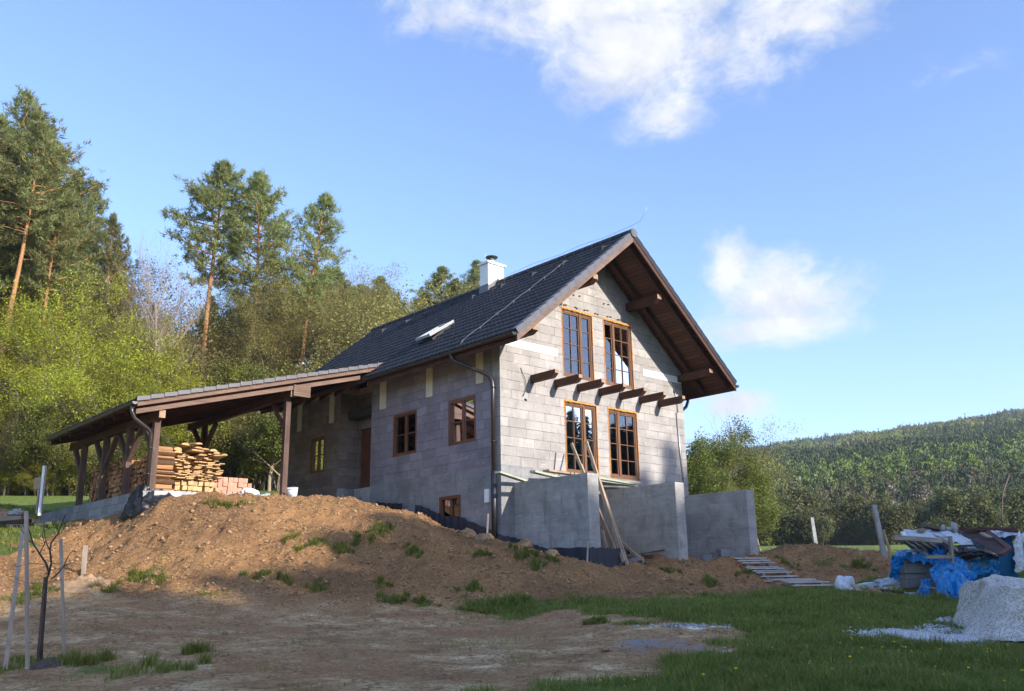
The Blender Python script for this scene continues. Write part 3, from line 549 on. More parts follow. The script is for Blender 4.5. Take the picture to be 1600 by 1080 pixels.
# verge tiles (front, both slopes)
for s, PF in ((0, PL), (1, PR)):
    m = MB()
    for k in range(17):
        s0, s1 = k*.345, min(SL-.03, k*.345+.36); q = []
        for V0, V1, h0, h1 in ((-OV-.035, -OV+.12, .0, .0),):
            lo = -.105; A0 = [PF(np.array(V0), np.array(s0), np.array(h)) for h in (lo, .062)]; A1 = [PF(np.array(V0), np.array(s1), np.array(h)) for h in (lo, .045)]
            B0 = [PF(np.array(V0+.03), np.array(s0), np.array(h)) for h in (lo, .062)]; B1 = [PF(np.array(V0+.03), np.array(s1), np.array(h)) for h in (lo, .045)]
            m.hexa([A0[0], A1[0], B1[0], B0[0], A0[1], A1[1], B1[1], B0[1]])
            C0 = PF(np.array(V1), np.array(s0), np.array(.07)); C1 = PF(np.array(V1), np.array(s1), np.array(.05))
            m.hexa([B0[1]-np.array([0, 0, .02]), B1[1]-np.array([0, 0, .02]), C1-np.array([0, 0, .02]), C0-np.array([0, 0, .02]), B0[1]+np.array([0, 0, .002]), B1[1]+np.array([0, 0, .002]), C1, C0])
    m.build('verge_tiles', M['verge'] if s == 0 else M['tile'], roof)  # left verge takes the sunlit tone, right stays plain tile
# ridge
m = MB(); v = -OV-.04
while v < VB:
    m.tube([(UC, v, ZR-.02), (UC, v+.4, ZR-.005)], [.125, .115], 12); v += .37
m.build('ridge_tiles', M['tile'], roof)
m = MB(); m.tube([(UC, -OV-.075, ZR-.03), (UC, -OV-.04, ZR-.03)], [.13, .14], 20); m.build('ridge_end_disc', M['verge'], roof)
# barge boards, rafters, purlins at the front overhang
def slopeboard(m, u0, u1, v0, v1, top, bot):
    zz = lambda u: ZE+(min(u, W-u)+EV)*TN
    m.hexa([(u0, v0, zz(u0)-bot), (u1, v0, zz(u1)-bot), (u1, v1, zz(u1)-bot), (u0, v1, zz(u0)-bot), (u0, v0, zz(u0)-top), (u1, v0, zz(u1)-top), (u1, v1, zz(u1)-top), (u0, v1, zz(u0)-top)])
for u0, u1 in ((-EV+.02, UC-.001), (W+EV-.02, UC+.001)):
    ur = u0+(.16 if u0 < 1 else -.16); m = MB(); slopeboard(m, u0, u1, -OV-.02, -OV+.018, .10, .29); m.build('barge_board', M['wood_sunlit'] if u0 < 1 else M['wood_dark'], house)  # left board gets the sunlit tone, right the darker timber
    for v0 in (-1.30, -.42):
        m = MB(); slopeboard(m, ur, u1, v0, v0+.13, .152, .34); m.build('rafter', M['wood_dark'], house)
for u, h in ((.12, .2), (2.48, .24), (W-2.48, .24), (W-.12, .2)):
    zt = zroof(u)-.345-.04; m = MB(); y0 = -1.24
    m.prism([(u-.1, y0, zt), (u-.1, y0, zt-h*.6), (u-.1, y0+.16, zt-h), (u-.1, .05, zt-h), (u-.1, .05, zt)], (.2, 0, 0)); pu = m.build('purlin', M['wood_dark_y'], house)
    m = MB(); m.box(u-.095, u+.095, y0-.006, y0-.001, zt-h*.58, zt-.004); m.build('end_grain', M['wood_end'], pu)
m = MB(); v = .5
while v < 11.2: slopeboard(m, -EV+.03, .2, v, v+.1, .152, .30); v += .9
m.build('rafter_tails', M['wood_dark'], house)
# gutters
def gutter(name, pts_v, u, z, r, mat, parent, lip=.01):
    m = MB(); v0, v1 = pts_v; n = 10; P = []
    for v in (v0, v1):
        for rr in (r, r-.008):
            P += [(u+rr*math.cos(a), v, z+rr*math.sin(a)) for a in [math.pi+math.pi*k/n for k in range(n+1)]]
    k = n+1; fs = []
    for i in range(n): fs += [(i, i+1, 2*k+i+1, 2*k+i), (k+i, 3*k+i, 3*k+i+1, k+i+1), (i, k+i, k+i+1, i+1), (2*k+i, 2*k+i+1, 3*k+i+1, 3*k+i)]
    fs += [(0, 2*k, 3*k, k), (n, k+n, 3*k+n, 2*k+n)]; m.add(P, fs)
    for v in (v0, v1): m.add([(u+r*math.cos(a), v, z+r*math.sin(a)) for a in [math.pi+math.pi*q/n for q in range(n+1)]], [tuple(range(n+1))])
    for j in range(int((v1-v0)/.9)): vv_ = v0+.45+j*.9; m.tube([(u-r, vv_, z), (u-r*.7, vv_, z-r*.72), (u, vv_, z-r-.006), (u+r*.7, vv_, z-r*.72), (u+r, vv_, z)], .009, 5)
    return m.build(name, mat, parent)
g = gutter('gutter', (-OV-.02, 5.05), -EV-.07, ZE-.06, .08, M['pvc'], house)
m = MB(); m.tube([(-EV-.07, .97, ZE-.09), (-EV-.07, .97, ZE-.2), (-EV-.02, .93, ZE-.30), (-.28, .42, ZE-.62), (-.15, .24, ZE-.74), (-.10, .19, ZE-.90), (-.10, .17, 2), (-.10, .17, -.15)], .055, 12); m.build('downpipe', M['pvc'], g)
m = MB(); m.tube([(-.10, .17, -.15), (-.10, .17, -1.95)], .068, 12)
m.build('standpipe', M['black'], g)
m = MB()
for z in (2.0, .6): m.tube([(-.10, .17, z-.02), (-.10, .17, z+.02)], .064, 12); m.box(-.12, .0, .155, .185, z-.008, z+.008)
m.build('pipe_bracket', M['pvc'], g)
for ux in (-EV+.03, W+EV-.05):
    m = MB(); m.box(ux, ux+.025, -OV+.02, 11.6 if ux > 0 else 5.0, ZE-.26, ZE-.09); m.build('eaves_board', M['wood_dark_y'], house)
g2 = gutter('gutter', (-OV-.02, 11.7), W+EV+.07, ZE-.07, .085, M['pvc'], house)
m = MB(); m.tube([(W+EV+.07, .42, ZE-.09), (W+EV+.07, .42, ZE-.28), (W+EV-.05, .42, ZE-.48), (W+.3, .36, ZE-.72), (W+.1, .3, ZE-.86), (W+.07, .28, ZE-1.1), (W+.07, .28, -2.4)], .05, 10); m.build('downpipe', M['pvc'], g2)
# chimney
m = MB(); m.box(3.43, 4.13, 4.37, 4.79, 5.9, 7.49); ch = m.build('chimney', M['white'], roof)
m = MB(); m.box(3.37, 4.19, 4.31, 4.85, 7.49, 7.56); m.build('chimney_cap', M['white'], ch)
m = MB(); m.tube([(3.78, 4.58, 7.56), (3.78, 4.58, 7.74)], .09, 14); m.tube([(3.78, 4.58, 7.74), (3.78, 4.58, 7.80)], .06, 10); m.build('flue', M['zinc'], ch)
m = MB(); m.tube([(3.78, 4.58, 7.80), (3.78, 4.58, 7.83), (3.78, 4.58, 7.86)], [.2, .21, .1], 18); m.build('cowl', M['black'], ch)
m = MB(); m.box(3.405, 3.43, 4.345, 4.81, 6.3, 6.75); m.hexa([(3.41, 4.345, 6.4), (3.9, 4.345, 6.75), (3.9, 4.369, 6.75), (3.41, 4.369, 6.4), (3.41, 4.345, 6.68), (3.9, 4.345, 7.07), (3.9, 4.369, 7.07), (3.41, 4.369, 6.68)]); m.build('flashing', M['flash'], ch)
m = MB(); m.tube([(3.5, 4.6, 7.5), (3.5, 4.6, 8.15)], .006, 5); m.build('lightning_rod', M['zinc'], ch)
# vent tiles
for v in (-.86, .71, 2.05, 3.5, 4.95, 6.1, 7.6, 8.7, 10.2):
    m = MB(); u = 3.28; c = np.array([u, v, zroof(u)+.03]); m.hexa([c+(-.16, -.1, -.13), c+(.12, -.1, .098), c+(.12, .1, .098), c+(-.16, .1, -.13), c+(-.13, -.08, .02), c+(.1, -.08, .10), c+(.1, .08, .10), c+(-.13, .08, .02)])
    m.build('vent_tile', M['tile'], roof)
# lightning conductor along ridge and down the slope
m = MB(); P = [(UC, v, ZR+.20+.02*math.sin(v*3)) for v in np.linspace(4.2, -1.5, 24)]+[(UC, -1.8, ZR+.26), (UC+.02, -1.95, ZR+.45), (UC+.03, -2.05, ZR+.62)]; m.tube(P, .006, 5)
v = 4.
while v > -1.5: m.tube([(UC, v, ZR+.09), (UC, v, ZR+.21)], .008, 5); v -= .95
m.build('lightning_wire', M['zinc'], roof)
m = MB(); P = []
for k in range(14): f = k/13.; u = 3.24+f*(-.55-3.24); P.append((u, .58+f*.28, zroof(u)+.10+.012*math.sin(k*2.2)))
P.append((-.72, .88, ZE-.02)); P.append((-.78, .90, ZE-.2)); m.tube(P, .009, 6)
for p in P[1:-2:2]: m.tube([(p[0], p[1], p[2]-.08), p], .014, 5); m.tube([(p[0]-.03, p[1], p[2]), (p[0]+.03, p[1], p[2])], .015, 6)
m.build('lightning_wire', M['verge'], roof)
# roof window, sash tilted open
def on(u, v, h): return np.array([u-h*sP, v, zroof(u)+h*cP])
sk = MB(); u0, u1, v0, v1 = .42, 1.22, 3.38, 4.08
for a, b, c, d in ((u0, u0+.07, v0, v1), (u1-.07, u1, v0, v1), (u0+.07, u1-.07, v0, v0+.06), (u0+.07, u1-.07, v1-.06, v1)):
    sk.hexa([on(a, c, -.02), on(b, c, -.02), on(b, d, -.02), on(a, d, -.02), on(a, c, .10), on(b, c, .10), on(b, d, .10), on(a, d, .10)])
skf = sk.build('roof_window', M['tile'], roof)
s2 = MB(); pv = on((u0+u1)/2, 0, .12); an = math.radians(6)
def sash(du, v, h):
    x = du/cP; ca, sa = math.cos(PA-an), math.sin(PA-an); return np.array([pv[0]+x*ca-h*sa, v, pv[2]+x*sa+h*ca])
L = .42
for a, b, c, d in ((-L, -L+.08, v0, v1), (L-.08, L, v0, v1), (-L+.08, L-.08, v0, v0+.08), (-L+.08, L-.08, v1-.08, v1)):
    s2.hexa([sash(a, c, 0), sash(b, c, 0), sash(b, d, 0), sash(a, d, 0), sash(a, c, .07), sash(b, c, .07), sash(b, d, .07), sash(a, d, .07)])
ss_ = s2.build('sash', M['conc_smooth'], skf)
s3 = MB(); s3.add([sash(-L+.08, v0+.08, .05), sash(L-.08, v0+.08, .05), sash(L-.08, v1-.08, .05), sash(-L+.08, v1-.08, .05)], [(0, 1, 2, 3)]); s3.build('pane', M['glass'], skf)
s3 = MB(); s3.hexa([sash(-L-.01, v0-.01, .071), sash(L+.01, v0-.01, .071), sash(L+.01, v0+.06, .071), sash(-L-.01, v0+.06, .071), sash(-L-.01, v0-.01, .085), sash(L+.01, v0-.01, .085), sash(L+.01, v0+.06, .085), sash(-L-.01, v0+.06, .085)]); s3.build('cover_strip', M['zinc'], skf)
# pergola beam stubs
for k in range(7):
    u = 1.165+k*.899; m = MB(); t0, h = 2.475, .2
    m.prism([(u-.07, .02, t0), (u-.07, .02, t0-h), (u-.07, -.80, t0-h), (u-.07, -.93, t0-.10), (u-.07, -.93, t0)], (.14, 0, 0)); bm_ = m.build('pergola_beam', M['wood_dark_y'], house)
    m = MB(); m.box(u-.066, u+.066, -.935, -.931, t0-.096, t0-.004); m.build('end_grain', M['wood_end'], bm_)
# wall cable, meter box, loose cable at right
m = MB(); m.tube([(.74, -.01, 2.62), (.80, -.03, 2.45), (.88, -.04, 2.3), (.9, -.03, 2.1), (.84, -.03, 1.95), (.78, -.03, 1.85)], .009, 5); m.tube([(.86, -.01, 1.8), (.92, -.03, 1.76)], .02, 5); m.build('loose_cable', M['black'], house)
m = MB(); m.tube([(7.12, -.02, 3.15), (7.3, -.03, 3.0), (7.42, -.03, 2.6), (7.44, -.03, 2.2)], .016, 6); m.tube([(7.36, -.03, 2.2), (7.42, -.03, .9), (7.5, -.03, 0)], .02, 6); m.build('conduit', M['zinc'], house)
m = MB(); m.box(-.05, -.002, .42, .60, -.92, -.58); m.build('meter_box', M['white'], house)
# concrete terrace walls
for a, b in ((.44, .81), (3.75, 4.12), (6.98, 7.37)):
    m = MB(); m.box(a, b, -2.55, -.001, -3.4, -.44); m.build('terrace_wall', M['conc_fin'], house)
# black dimpled membrane along the foot of the walls
def curtain(name, pts, parent, mat, depth=.9, nsub=10):
    m = MB(); P = []
    for (a, b) in zip(pts[:-1], pts[1:]):
        for k in range(nsub): f = k/nsub; P.append([a[i]+(b[i]-a[i])*f for i in range(3)])
    P.append(list(pts[-1])); n = len(P); vs = []
    for i, p in enumerate(P):
        w = .014*math.sin(i*1.9)+.01*math.sin(i*.7); vs += [(p[0]+w, p[1]-w, p[2]+.012*math.sin(i*1.3)), (p[0], p[1], p[2]-depth), (p[0]+w+.012, p[1]-w+.012, p[2]+.012*math.sin(i*1.3)), (p[0]+.012, p[1]+.012, p[2]-depth)]
    m.add(vs, [(4*i, 4*i+1, 4*i+5, 4*i+4) for i in range(n-1)]+[(4*i+2, 4*i+6, 4*i+7, 4*i+3) for i in range(n-1)]+[(4*i, 4*i+4, 4*i+6, 4*i+2) for i in range(n-1)])
    return m.build(name, mat, parent)
curtain('drainage_membrane', [(-.10, 3.5, -.76), (-.13, 3.2, -.80), (-.13, 2.9, -.90), (-.10, 2.27, -1.12), (-.08, 1.46, -1.24), (-.06, .3, -1.64), (-.06, -.1, -1.78), (.36, -.12, -1.82), (.36, -.7, -2.0), (.34, -1.2, -2.12), (.34, -2.6, -2.16), (.84, -2.62, -2.16), (1.55, -2.68, -2.17)], house, M['foil'])
curtain('drainage_membrane', [(-.12, 5.4, -.52), (-.16, 4.7, -.62), (-.2, 4.0, -.68)], house, M['black'], .3)
# ------------------------------------------------------------------ carport
car = empty('carport', HO, TH, 'open timber carport with low tiled roof on brown braced posts, firewood stacked beneath it', 'carport')
CT = .278; CA = math.atan(CT); zc = lambda u: 1.62+(u+7.31)*CT; U0, U1, V0, V1 = -7.31, .02, 5.2, 12.5
cC, sC = math.cos(CA), math.sin(CA)
PC = lambda V, S, h: np.stack([U0+S*cC-h*sC, V, 1.62+S*sC+h*cC-.03], -1)
m = MB(); m.hexa([(U0+.02, V0+.02, zc(U0)-.15), (U1, V0+.02, zc(U1)-.15), (U1, V1-.05, zc(U1)-.15), (U0+.02, V1-.05, zc(U0)-.15), (U0+.02, V0+.02, zc(U0)-.06), (U1, V0+.02, zc(U1)-.06), (U1, V1-.05, zc(U1)-.06), (U0+.02, V1-.05, zc(U0)-.06)])
cr_ = m.build('roof', M['soffit'], car)
X, F = tile_sheet(V0+.06, V1, (U1-U0)/cC, PC); link('roof_tiles', mesh_np('roof_tiles', X, F, M['tile']), cr_)
m = MB(); n = 22
for k in range(n):
    a = U0-.02+k*(U1-U0)/n; b = a+(U1-U0)/n-.012
    m.hexa([(a, V0-.03, zc(a)-.065), (b, V0-.03, zc(b)-.08), (b, V0+.0, zc(b)-.08), (a, V0+.0, zc(a)-.065), (a, V0-.03, zc(a)+.045), (b, V0-.03, zc(b)+.02), (b, V0+.0, zc(b)+.02), (a, V0+.0, zc(a)+.045)])
    m.hexa([(a, V0+.001, zc(a)+.02), (b, V0+.001, zc(b)+.0), (b, V0+.12, zc(b)+.0), (a, V0+.12, zc(a)+.02), (a, V0+.001, zc(a)+.046), (b, V0+.001, zc(b)+.021), (b, V0+.12, zc(b)+.021), (a, V0+.12, zc(a)+.046)])
m.build('verge_tiles', M['verge'], cr_)
def cboard(name, u0, u1, v0, v1, top, bot, mat):
    m = MB(); m.hexa([(u0, v0, zc(u0)-bot), (u1, v0, zc(u1)-bot), (u1, v1, zc(u1)-bot), (u0, v1, zc(u0)-bot), (u0, v0, zc(u0)-top), (u1, v0, zc(u1)-top), (u1, v1, zc(u1)-top), (u0, v1, zc(u0)-top)]); return m.build(name, mat, car)
cboard('barge_board', U0+.01, -.12, V0-.01, V0+.018, .118, .20, M['wood_sunlit'])
cboard('rafter', U0+.03, -.85, V0+.10, V0+.20, .26, .38, M['wood_sunlit'])
for k in range(8): cboard('rafter', U0+.1, -.85 if k < 1 else -.05, V0+.95+k*.88, V0+1.03+k*.88, .152, .30, M['wood_dark'])
# purlins on the posts
for u in (-6.61, -2.99):
    zt = zc(u)-.385; m = MB(); m.box(u-.08, u+.08, 5.36, 12.3, zt-.2, zt); q = m.build('purlin', M['wood_dark_y'], car)
    e = MB(); e.box(u-.078, u+.078, 5.352, 5.358, zt-.196, zt-.004); e.build('end_grain', M['wood_end'], q)
m = MB(); u = -2.78; zt = zc(u)-.30
for j in range(5): m.box(u-.25, u+.27, 5.26-.003*(j % 2), 5.34, zt-.32+j*.064, zt-.32+j*.064+.058)
m.build('fascia_block', M['wood_sunlit'], car)
def post(u, v, top, hf=True, back=True, both=False):
    m = MB(); m.box(u-.075, u+.075, v-.075, v+.075, -.56, top); p = m.build('post', M['wood_dark_z'], car)
    for s in ((1,) if not both else (1, -1)):
        b = MB(); b.beam((u, v+s*.05, top-.85), (u, v+s*.82, top-.04), .12, .10); b.build('brace', M['wood_dark_z'], p)
    b = MB(); b.box(u-.04, u+.04, v-.04, v+.04, -.60, -.56); b.build('post_foot', M['zinc'], p)
t1 = zc(-6.61)-.585; t2 = zc(-2.99)-.585
for i, v in enumerate((5.67, 7.45, 9.25, 11.1)): post(-6.61, v, t1, both=(0 < i < 3))
post(-2.99, 5.67, t2); post(-2.99, 11.1, t2, both=True)
g = gutter('gutter', (V0-.05, V1+.05), U0-.07, 1.52, .07, M['gut_br'], car)
m = MB(); m.tube([(U0-.07, V0+.12, 1.46), (U0-.07, V0+.12, 1.30), (-7.30, 5.32, 1.14), (-6.95, 5.34, .92), (-6.86, 5.36, .84), (-6.83, 5.38, .70), (-6.83, 5.38, -.55)], .05, 12); m.build('downpipe', M['pvc'], g)
m = MB(); m.tube([(-6.83, 5.38, -.55), (-6.83, 5.38, -1.1)], .062, 10)
for z in (.45, -.2): m.box(-6.83, -6.66, 5.4, 5.43, z, z+.02); m.tube([(-6.83, 5.38, z-.01), (-6.83, 5.38, z+.03)], .058, 10)
m.build('pipe_bracket', M['pvc'], g)
m = MB(); m.box(-6.72, -.02, 5.30, 12.6, -.95, -.575); m.build('floor_slab', M['conc_smooth'], car)
m = MB(); m.box(-6.96, -6.72, 5.27, 13.4, -1.6, -.60); m.build('retaining_wall', M['block_grey'], car)
m = MB(); m.box(-6.71, -5.9, 5.17, 5.295, -.95, -.60); m.build('kerb_block', M['conc_smooth'], car)
def hobj(name, mesh, u, v, z, rz=0, **k): o = link(name, mesh); o.location = tuple(H(u, v, z)); o.rotation_euler = (0, 0, TH+rz); tag(o, **k); return o
# sheet of black membrane thrown against the end of the retaining wall
def sheet(name, c4, mat, nu=24, nv=18, bul=.0, cr=.03, seed=0, thick=.006, parent=None, sc=5., **k):
    """crumpled sheet spanned by four corners (bl, br, tr, tl) with real folds"""
    c4 = [np.asarray(c, float) for c in c4]; s, t = np.meshgrid(np.linspace(0, 1, nu), np.linspace(0, 1, nv)); S = s[..., None]; T = t[..., None]
    P = c4[0]*(1-S)*(1-T)+c4[1]*S*(1-T)+c4[2]*S*T+c4[3]*(1-S)*T; nrm = np.cross(c4[1]-c4[0], c4[3]-c4[0]); nrm /= np.linalg.norm(nrm)+1e-9
    f = fbm(s*sc+seed, t*sc, 4, seed); r_ = .5-np.abs(fbm(s*sc*1.3+seed, t*sc*1.3+3, 4, seed+7))*1.6; d = bul*np.sin(s*np.pi)*np.sin(t*np.pi)+cr*(f*1.2+r_)
    e = fbm(s*6, t*6+seed, 2, seed+3)*cr*1.5; P = P+nrm*d[..., None]+(c4[3]-c4[0])*e[..., None]*(1.2)*((t > .9) | (t < .1))[..., None]
    n = nu*nv; V = np.r_[P.reshape(-1, 3), (P-nrm*thick).reshape(-1, 3)]; I = np.arange(n).reshape(nv, nu)
    F = np.c_[I[:-1, :-1].ravel(), I[:-1, 1:].ravel(), I[1:, 1:].ravel(), I[1:, :-1].ravel()]; F = np.r_[F, F[:, ::-1]+n]
    o = link(name, mesh_np(name, V, F, mat, True), parent); 
    if parent is None: tag(o, **k)
    return o
sheet('plastic_sheet', [H(-7.15, 5.5, -1.25), H(-6.35, 4.7, -1.15), H(-6.2, 5.2, -.68), H(-6.98, 5.35, -.50)], M['black'], bul=.18, cr=.07, seed=4, label='crumpled black membrane sheet lying over the near end of the grey block wall', cat='plastic sheet')
sheet('plastic_sheet', [H(-7.25, 5.9, -1.25), H(-6.99, 5.15, -1.3), H(-6.97, 5.2, -.45), H(-7.02, 5.8, -.62)], M['black'], bul=.05, cr=.04, seed=9, label='black membrane strip hanging beside the carport downpipe', cat='plastic sheet')
# firewood
def log_mesh(i):
    r = random.Random(i); n = 7 if i % 3 else 5; L = .25
    prof = []; half = i % 2; a0 = r.random()*6.28
    for k in range(n):
        a = a0+(math.pi*2 if not half else math.pi*1.15)*k/(n if not half else n-1); q = .066*r.uniform(.85, 1.08); prof.append((math.cos(a)*q, math.sin(a)*q))
    m = MB(); m.add([(-L+r.uniform(-.02, .02), y, z) for y, z in prof]+[(L+r.uniform(-.02, .02), y*1.04, z*1.04) for y, z in prof], [tuple(range(n))[::-1], tuple(range(n, 2*n))]+[(k, (k+1) % n, n+(k+1) % n, n+k) for k in range(n)])
    me = m.mesh('firewood_log', M['log']); me.materials.append(M['logbark'])
    for p in me.polygons[2:]: p.material_index = 1 if r.random() < .35 else 0
    return me
LM = [log_mesh(i) for i in range(12)]; cnt = 0
for col in range(34):
    v = 5.98+col*.142; hgt = 8+ (1 if fbm(np.array(col*.3), np.array(2.), 2, 3) > 0 else 0)+(1 if col < 2 else 0)
    for row in range(int(hgt)):
        if cnt >= 300: break
        o = hobj('firewood_log', LM[rnd.randrange(12)], -6.2+rnd.uniform(-.025, .025), v+rnd.uniform(-.012, .012)+(.07 if row % 2 else 0), -.575+.062+row*.121, rnd.uniform(-.07, .07), cat='log', group='split logs stacked under the carport',
             label='split firewood log in the stack behind the carport posts'); cnt += 1
        o.rotation_euler.x = rnd.uniform(-3, 3)
# timber pile: squared timbers below, thin boards, bark slabs on top; ends face the camera
def bx(lx, ly, lz, mat, name, jit=0, r=None):
    m = MB(); j = (lambda: r.uniform(-jit, jit)) if r else (lambda: 0)
    m.hexa([(sx*lx/2+j(), sy*ly/2, sz*lz/2+j()) for sz in (-1, 1) for sx, sy in ((-1, -1), (1, -1), (1, 1), (-1, 1))]); return m.mesh(name, mat)
sq = [bx(.125, 2.3, .115, M['sawn'], 'squared_timber', .008, rnd) for _ in range(4)]; bd = [bx(w_, 2.4, .026, M['sawn'], 'sawn_board', .004, rnd) for w_ in (.16, .19, .22)]
def slab_mesh(i):
    r = random.Random(50+i); m = MB(); w_ = r.uniform(.2, .3); h = r.uniform(.05, .08); n = 7; rings = []
    for y, sx in ((-1.25, .8), (-.6, 1), (.3, 1), (1.2, .85)):
        cx = r.uniform(-.05, .05); cz = r.uniform(-.03, .03); rings.append([(cx+sx*w_/2*math.cos(math.pi*k/(n-1)), y, cz+sx*h*math.sin(math.pi*k/(n-1))) for k in range(n)])
    vs = sum(rings, []); fs = [(a*n+k, a*n+(k+1) % n, (a+1)*n+(k+1) % n, (a+1)*n+k) for a in range(3) for k in range(n)]+[tuple(range(n))[::-1], tuple(range(3*n, 4*n))]
    return m.add(vs, fs).mesh('bark_slab', M['bark_slab'])
sm = [slab_mesh(i) for i in range(5)]
pu0, pu1, pv, z = -5.80, -4.58, 7.35, -.575
for row in range(3):
    for k in range(8):
        u = pu0+.09+k*.15+rnd.uniform(-.012, .012)
        if row == 2 and k > 6: continue
        hobj('squared_timber', sq[rnd.randrange(4)], u, pv+rnd.uniform(-.06, .06), z+.06+row*.135, rnd.uniform(-.01, .01), cat='timber', group='squared timbers at the foot of the pile', label='pale squared timber in the bottom rows of the lumber pile')
z += 3*.135+.01
for row in range(15):
    k = 0; u = pu0-.02+rnd.uniform(-.05, .03)
    while u < pu1-.08:
        mm = rnd.randrange(3); w_ = (.16, .19, .22)[mm]; o = hobj('sawn_board', bd[mm], u+w_/2, pv+rnd.uniform(-.16, .12), z+row*.041+.014+rnd.uniform(0, .006), rnd.uniform(-.05, .05), cat='board', group='thin boards in the lumber pile', label='thin fresh-sawn board in the middle layers of the lumber pile')
        o.rotation_euler.y = rnd.uniform(-.05, .05); u += w_+rnd.uniform(.02, .09)
z += 15*.041+.01
for row, (nn3, sp3) in enumerate(((5, .30), (5, .29), (4, .30), (2, .34), (1, .3))):
    for k in range(nn3):
        u = (pu0+pu1)/2-.05*row+(k-(nn3-1)/2)*sp3+rnd.uniform(-.03, .03); o = hobj('bark_slab', sm[rnd.randrange(5)], u, pv+rnd.uniform(-.3, .1), z+row*.075, rnd.uniform(-.14, .05), cat='slab', group='rounded bark slabs on top of the lumber pile', label='rounded offcut slab lying loose on top of the lumber pile')
        o.rotation_euler.y = rnd.uniform(-.12, .12); o.rotation_euler.x = rnd.uniform(-.03, .03)
# hollow bricks
def brick_mesh():
    m = MB(); w_, h, l = .135, .125, .24; m.box(-w_/2, w_/2, -l/2+.004, l/2, -h/2, h/2)
    for x in (-.033, .033):
        for zz in (-.03, .03): m.box(x-.02, x+.02, -l/2, -l/2+.0035, zz-.018, zz+.018)
    me = m.mesh('hollow_brick', M['brick']); return me
BMh = brick_mesh()
for row in range(5):
    for k in range(8):
        for dep in range(2):
            if row == 4 and k == 7: continue
            u = -4.42+k*.148+rnd.uniform(-.008, .008); hobj('hollow_brick', BMh, u, 7.0+dep*.25+rnd.uniform(-.03, .02), -.575+.064+row*.129, rnd.uniform(-.08, .08), cat='brick', group='orange bricks stacked in the carport', label='orange hollow brick in the block stack beside the lumber pile')
sheet('plastic_sheet', [H(-4.4, 7.42, -.10), H(-3.2, 7.42, -.14), H(-3.15, 7.8, .10), H(-4.45, 7.8, .14)], M['black'], bul=.03, cr=.03, seed=14, label='dark sheet lying over the back of the orange brick stack', cat='plastic sheet')
# sacks, bucket, blocks near the porch
def crumple(name, c, s, seed, mat, flat=.6, **k):
    bm = bmesh.new(); bmesh.ops.create_icosphere(bm, subdivisions=4, radius=1); r = []
    for v in bm.verts:
        p = np.array(v.co); q = fbm(np.array(p[0]*1.6+seed), np.array(p[1]*1.6+p[2]*1.1), 4, seed)*.55+(.3-abs(float(fbm(np.array(p[0]*3+seed), np.array(p[2]*3+p[1]*2), 3, seed+5))))*.5; f = 1+float(q)
        zz = p[2]*f; zz = zz if zz > -flat else -flat; v.co = (p[0]*f*s[0], p[1]*f*s[1], (zz+flat)*s[2])
    me = bpy.data.meshes.new(name); bm.to_mesh(me); bm.free(); me.materials.append(mat); me.polygons.foreach_set('use_smooth', [True]*len(me.polygons))
    o = link(name, me, None, c); tag(o, **k); return o
def gp(u, v, dz=0): p = H(u, v, 0); return np.array([p[0], p[1], gz(p[0], p[1])+dz])
crumple('white_sack', H(-3.55, 6.6, -.58), (.26, .2, .2), 3, M['bag'], label='crumpled white sack right beside the orange bricks', cat='sack')
crumple('white_sack', H(-3.25, 6.1, -.58), (.34, .2, .10), 6, M['sheetw'], label='low greyish plastic sack on the slab left of the tall carport post', cat='sack')
m = MB(); m.tube([(0, 0, 0), (0, 0, .25)], [.12, .15], 20); m.tube([(0, 0, .235), (0, 0, .255)], .157, 20); p_ = at(457, 776, 24.6); bk = m.build('bucket', M['bag'], None, (p_[0], p_[1], p_[2]-.02)); bk.rotation_euler.x = .25; tag(bk, 'white plastic bucket tilted on the soil right of the tall carport post', 'bucket')
def grooved():
    m = MB(); m.box(-.25, .25, -.12, .12, 0, .24)
    for x in (-.17, -.06, .06, .17): m.box(x-.012, x+.012, -.135, -.12, 0, .24)
    return m
bm_m = grooved().mesh('concrete_block', M['block_grey'])
for (u, v, z, rz, lb) in ((-.75, 6.45, -.60, .35, 'grey concrete block at the bottom left beside the porch doorway'), (-.50, 6.05, -.60, -.1, 'grey concrete block at the bottom right beside the porch doorway'), (-.60, 6.3, -.35, .3, 'ribbed grey block stacked on top by the porch doorway')):
    hobj('concrete_block', bm_m, u, v, z, rz, label=lb, cat='block', group='blocks by the porch')
# ------------------------------------------------------------------ objects about the yard
# formwork boards over the terrace walls
def board(name, a, b, w_, t_, mat, twist=0, up=(0, 0, 1), **k):
    m = MB(); m.beam(a, b, w_, t_, up, twist); o = m.build(name, mat); tag(o, **k); return o
board('formwork_board', H(-.60, -.55, -.30), H(.62, -.20, -.40), .16, .045, M['green_board'], label='short pale formwork board sticking out past the house corner, lower of the two', cat='board')
board('formwork_board', H(-.05, -1.2, -.31), H(1.75, -.80, -.38), .17, .05, M['green_board'], label='greenish formwork board laid across the nearest terrace wall', cat='board')
board('formwork_board', H(.9, -1.0, -.385), H(2.45, -.2, -.33), .14, .05, M['wood_dark'], label='dark brown plank behind the greenish board under the left lower window', cat='board')
board('formwork_board', H(1.05, -.55, -.14), H(5.3, -.06, -.14), .22, .05, M['plank'], label='long plank lying below the lower windows like a threshold', cat='board')
board('formwork_board', H(2.2, -.55, -.24), H(4.9, -.25, -.26), .2, .05, M['green_board'], label='pale green board under the right lower window', cat='board')
board('formwork_board', H(2.6, -.9, -.26), H(4.4, -.75, -.30), .16, .05, M['green_board'], label='narrow pale board resting on the middle terrace wall', cat='board')
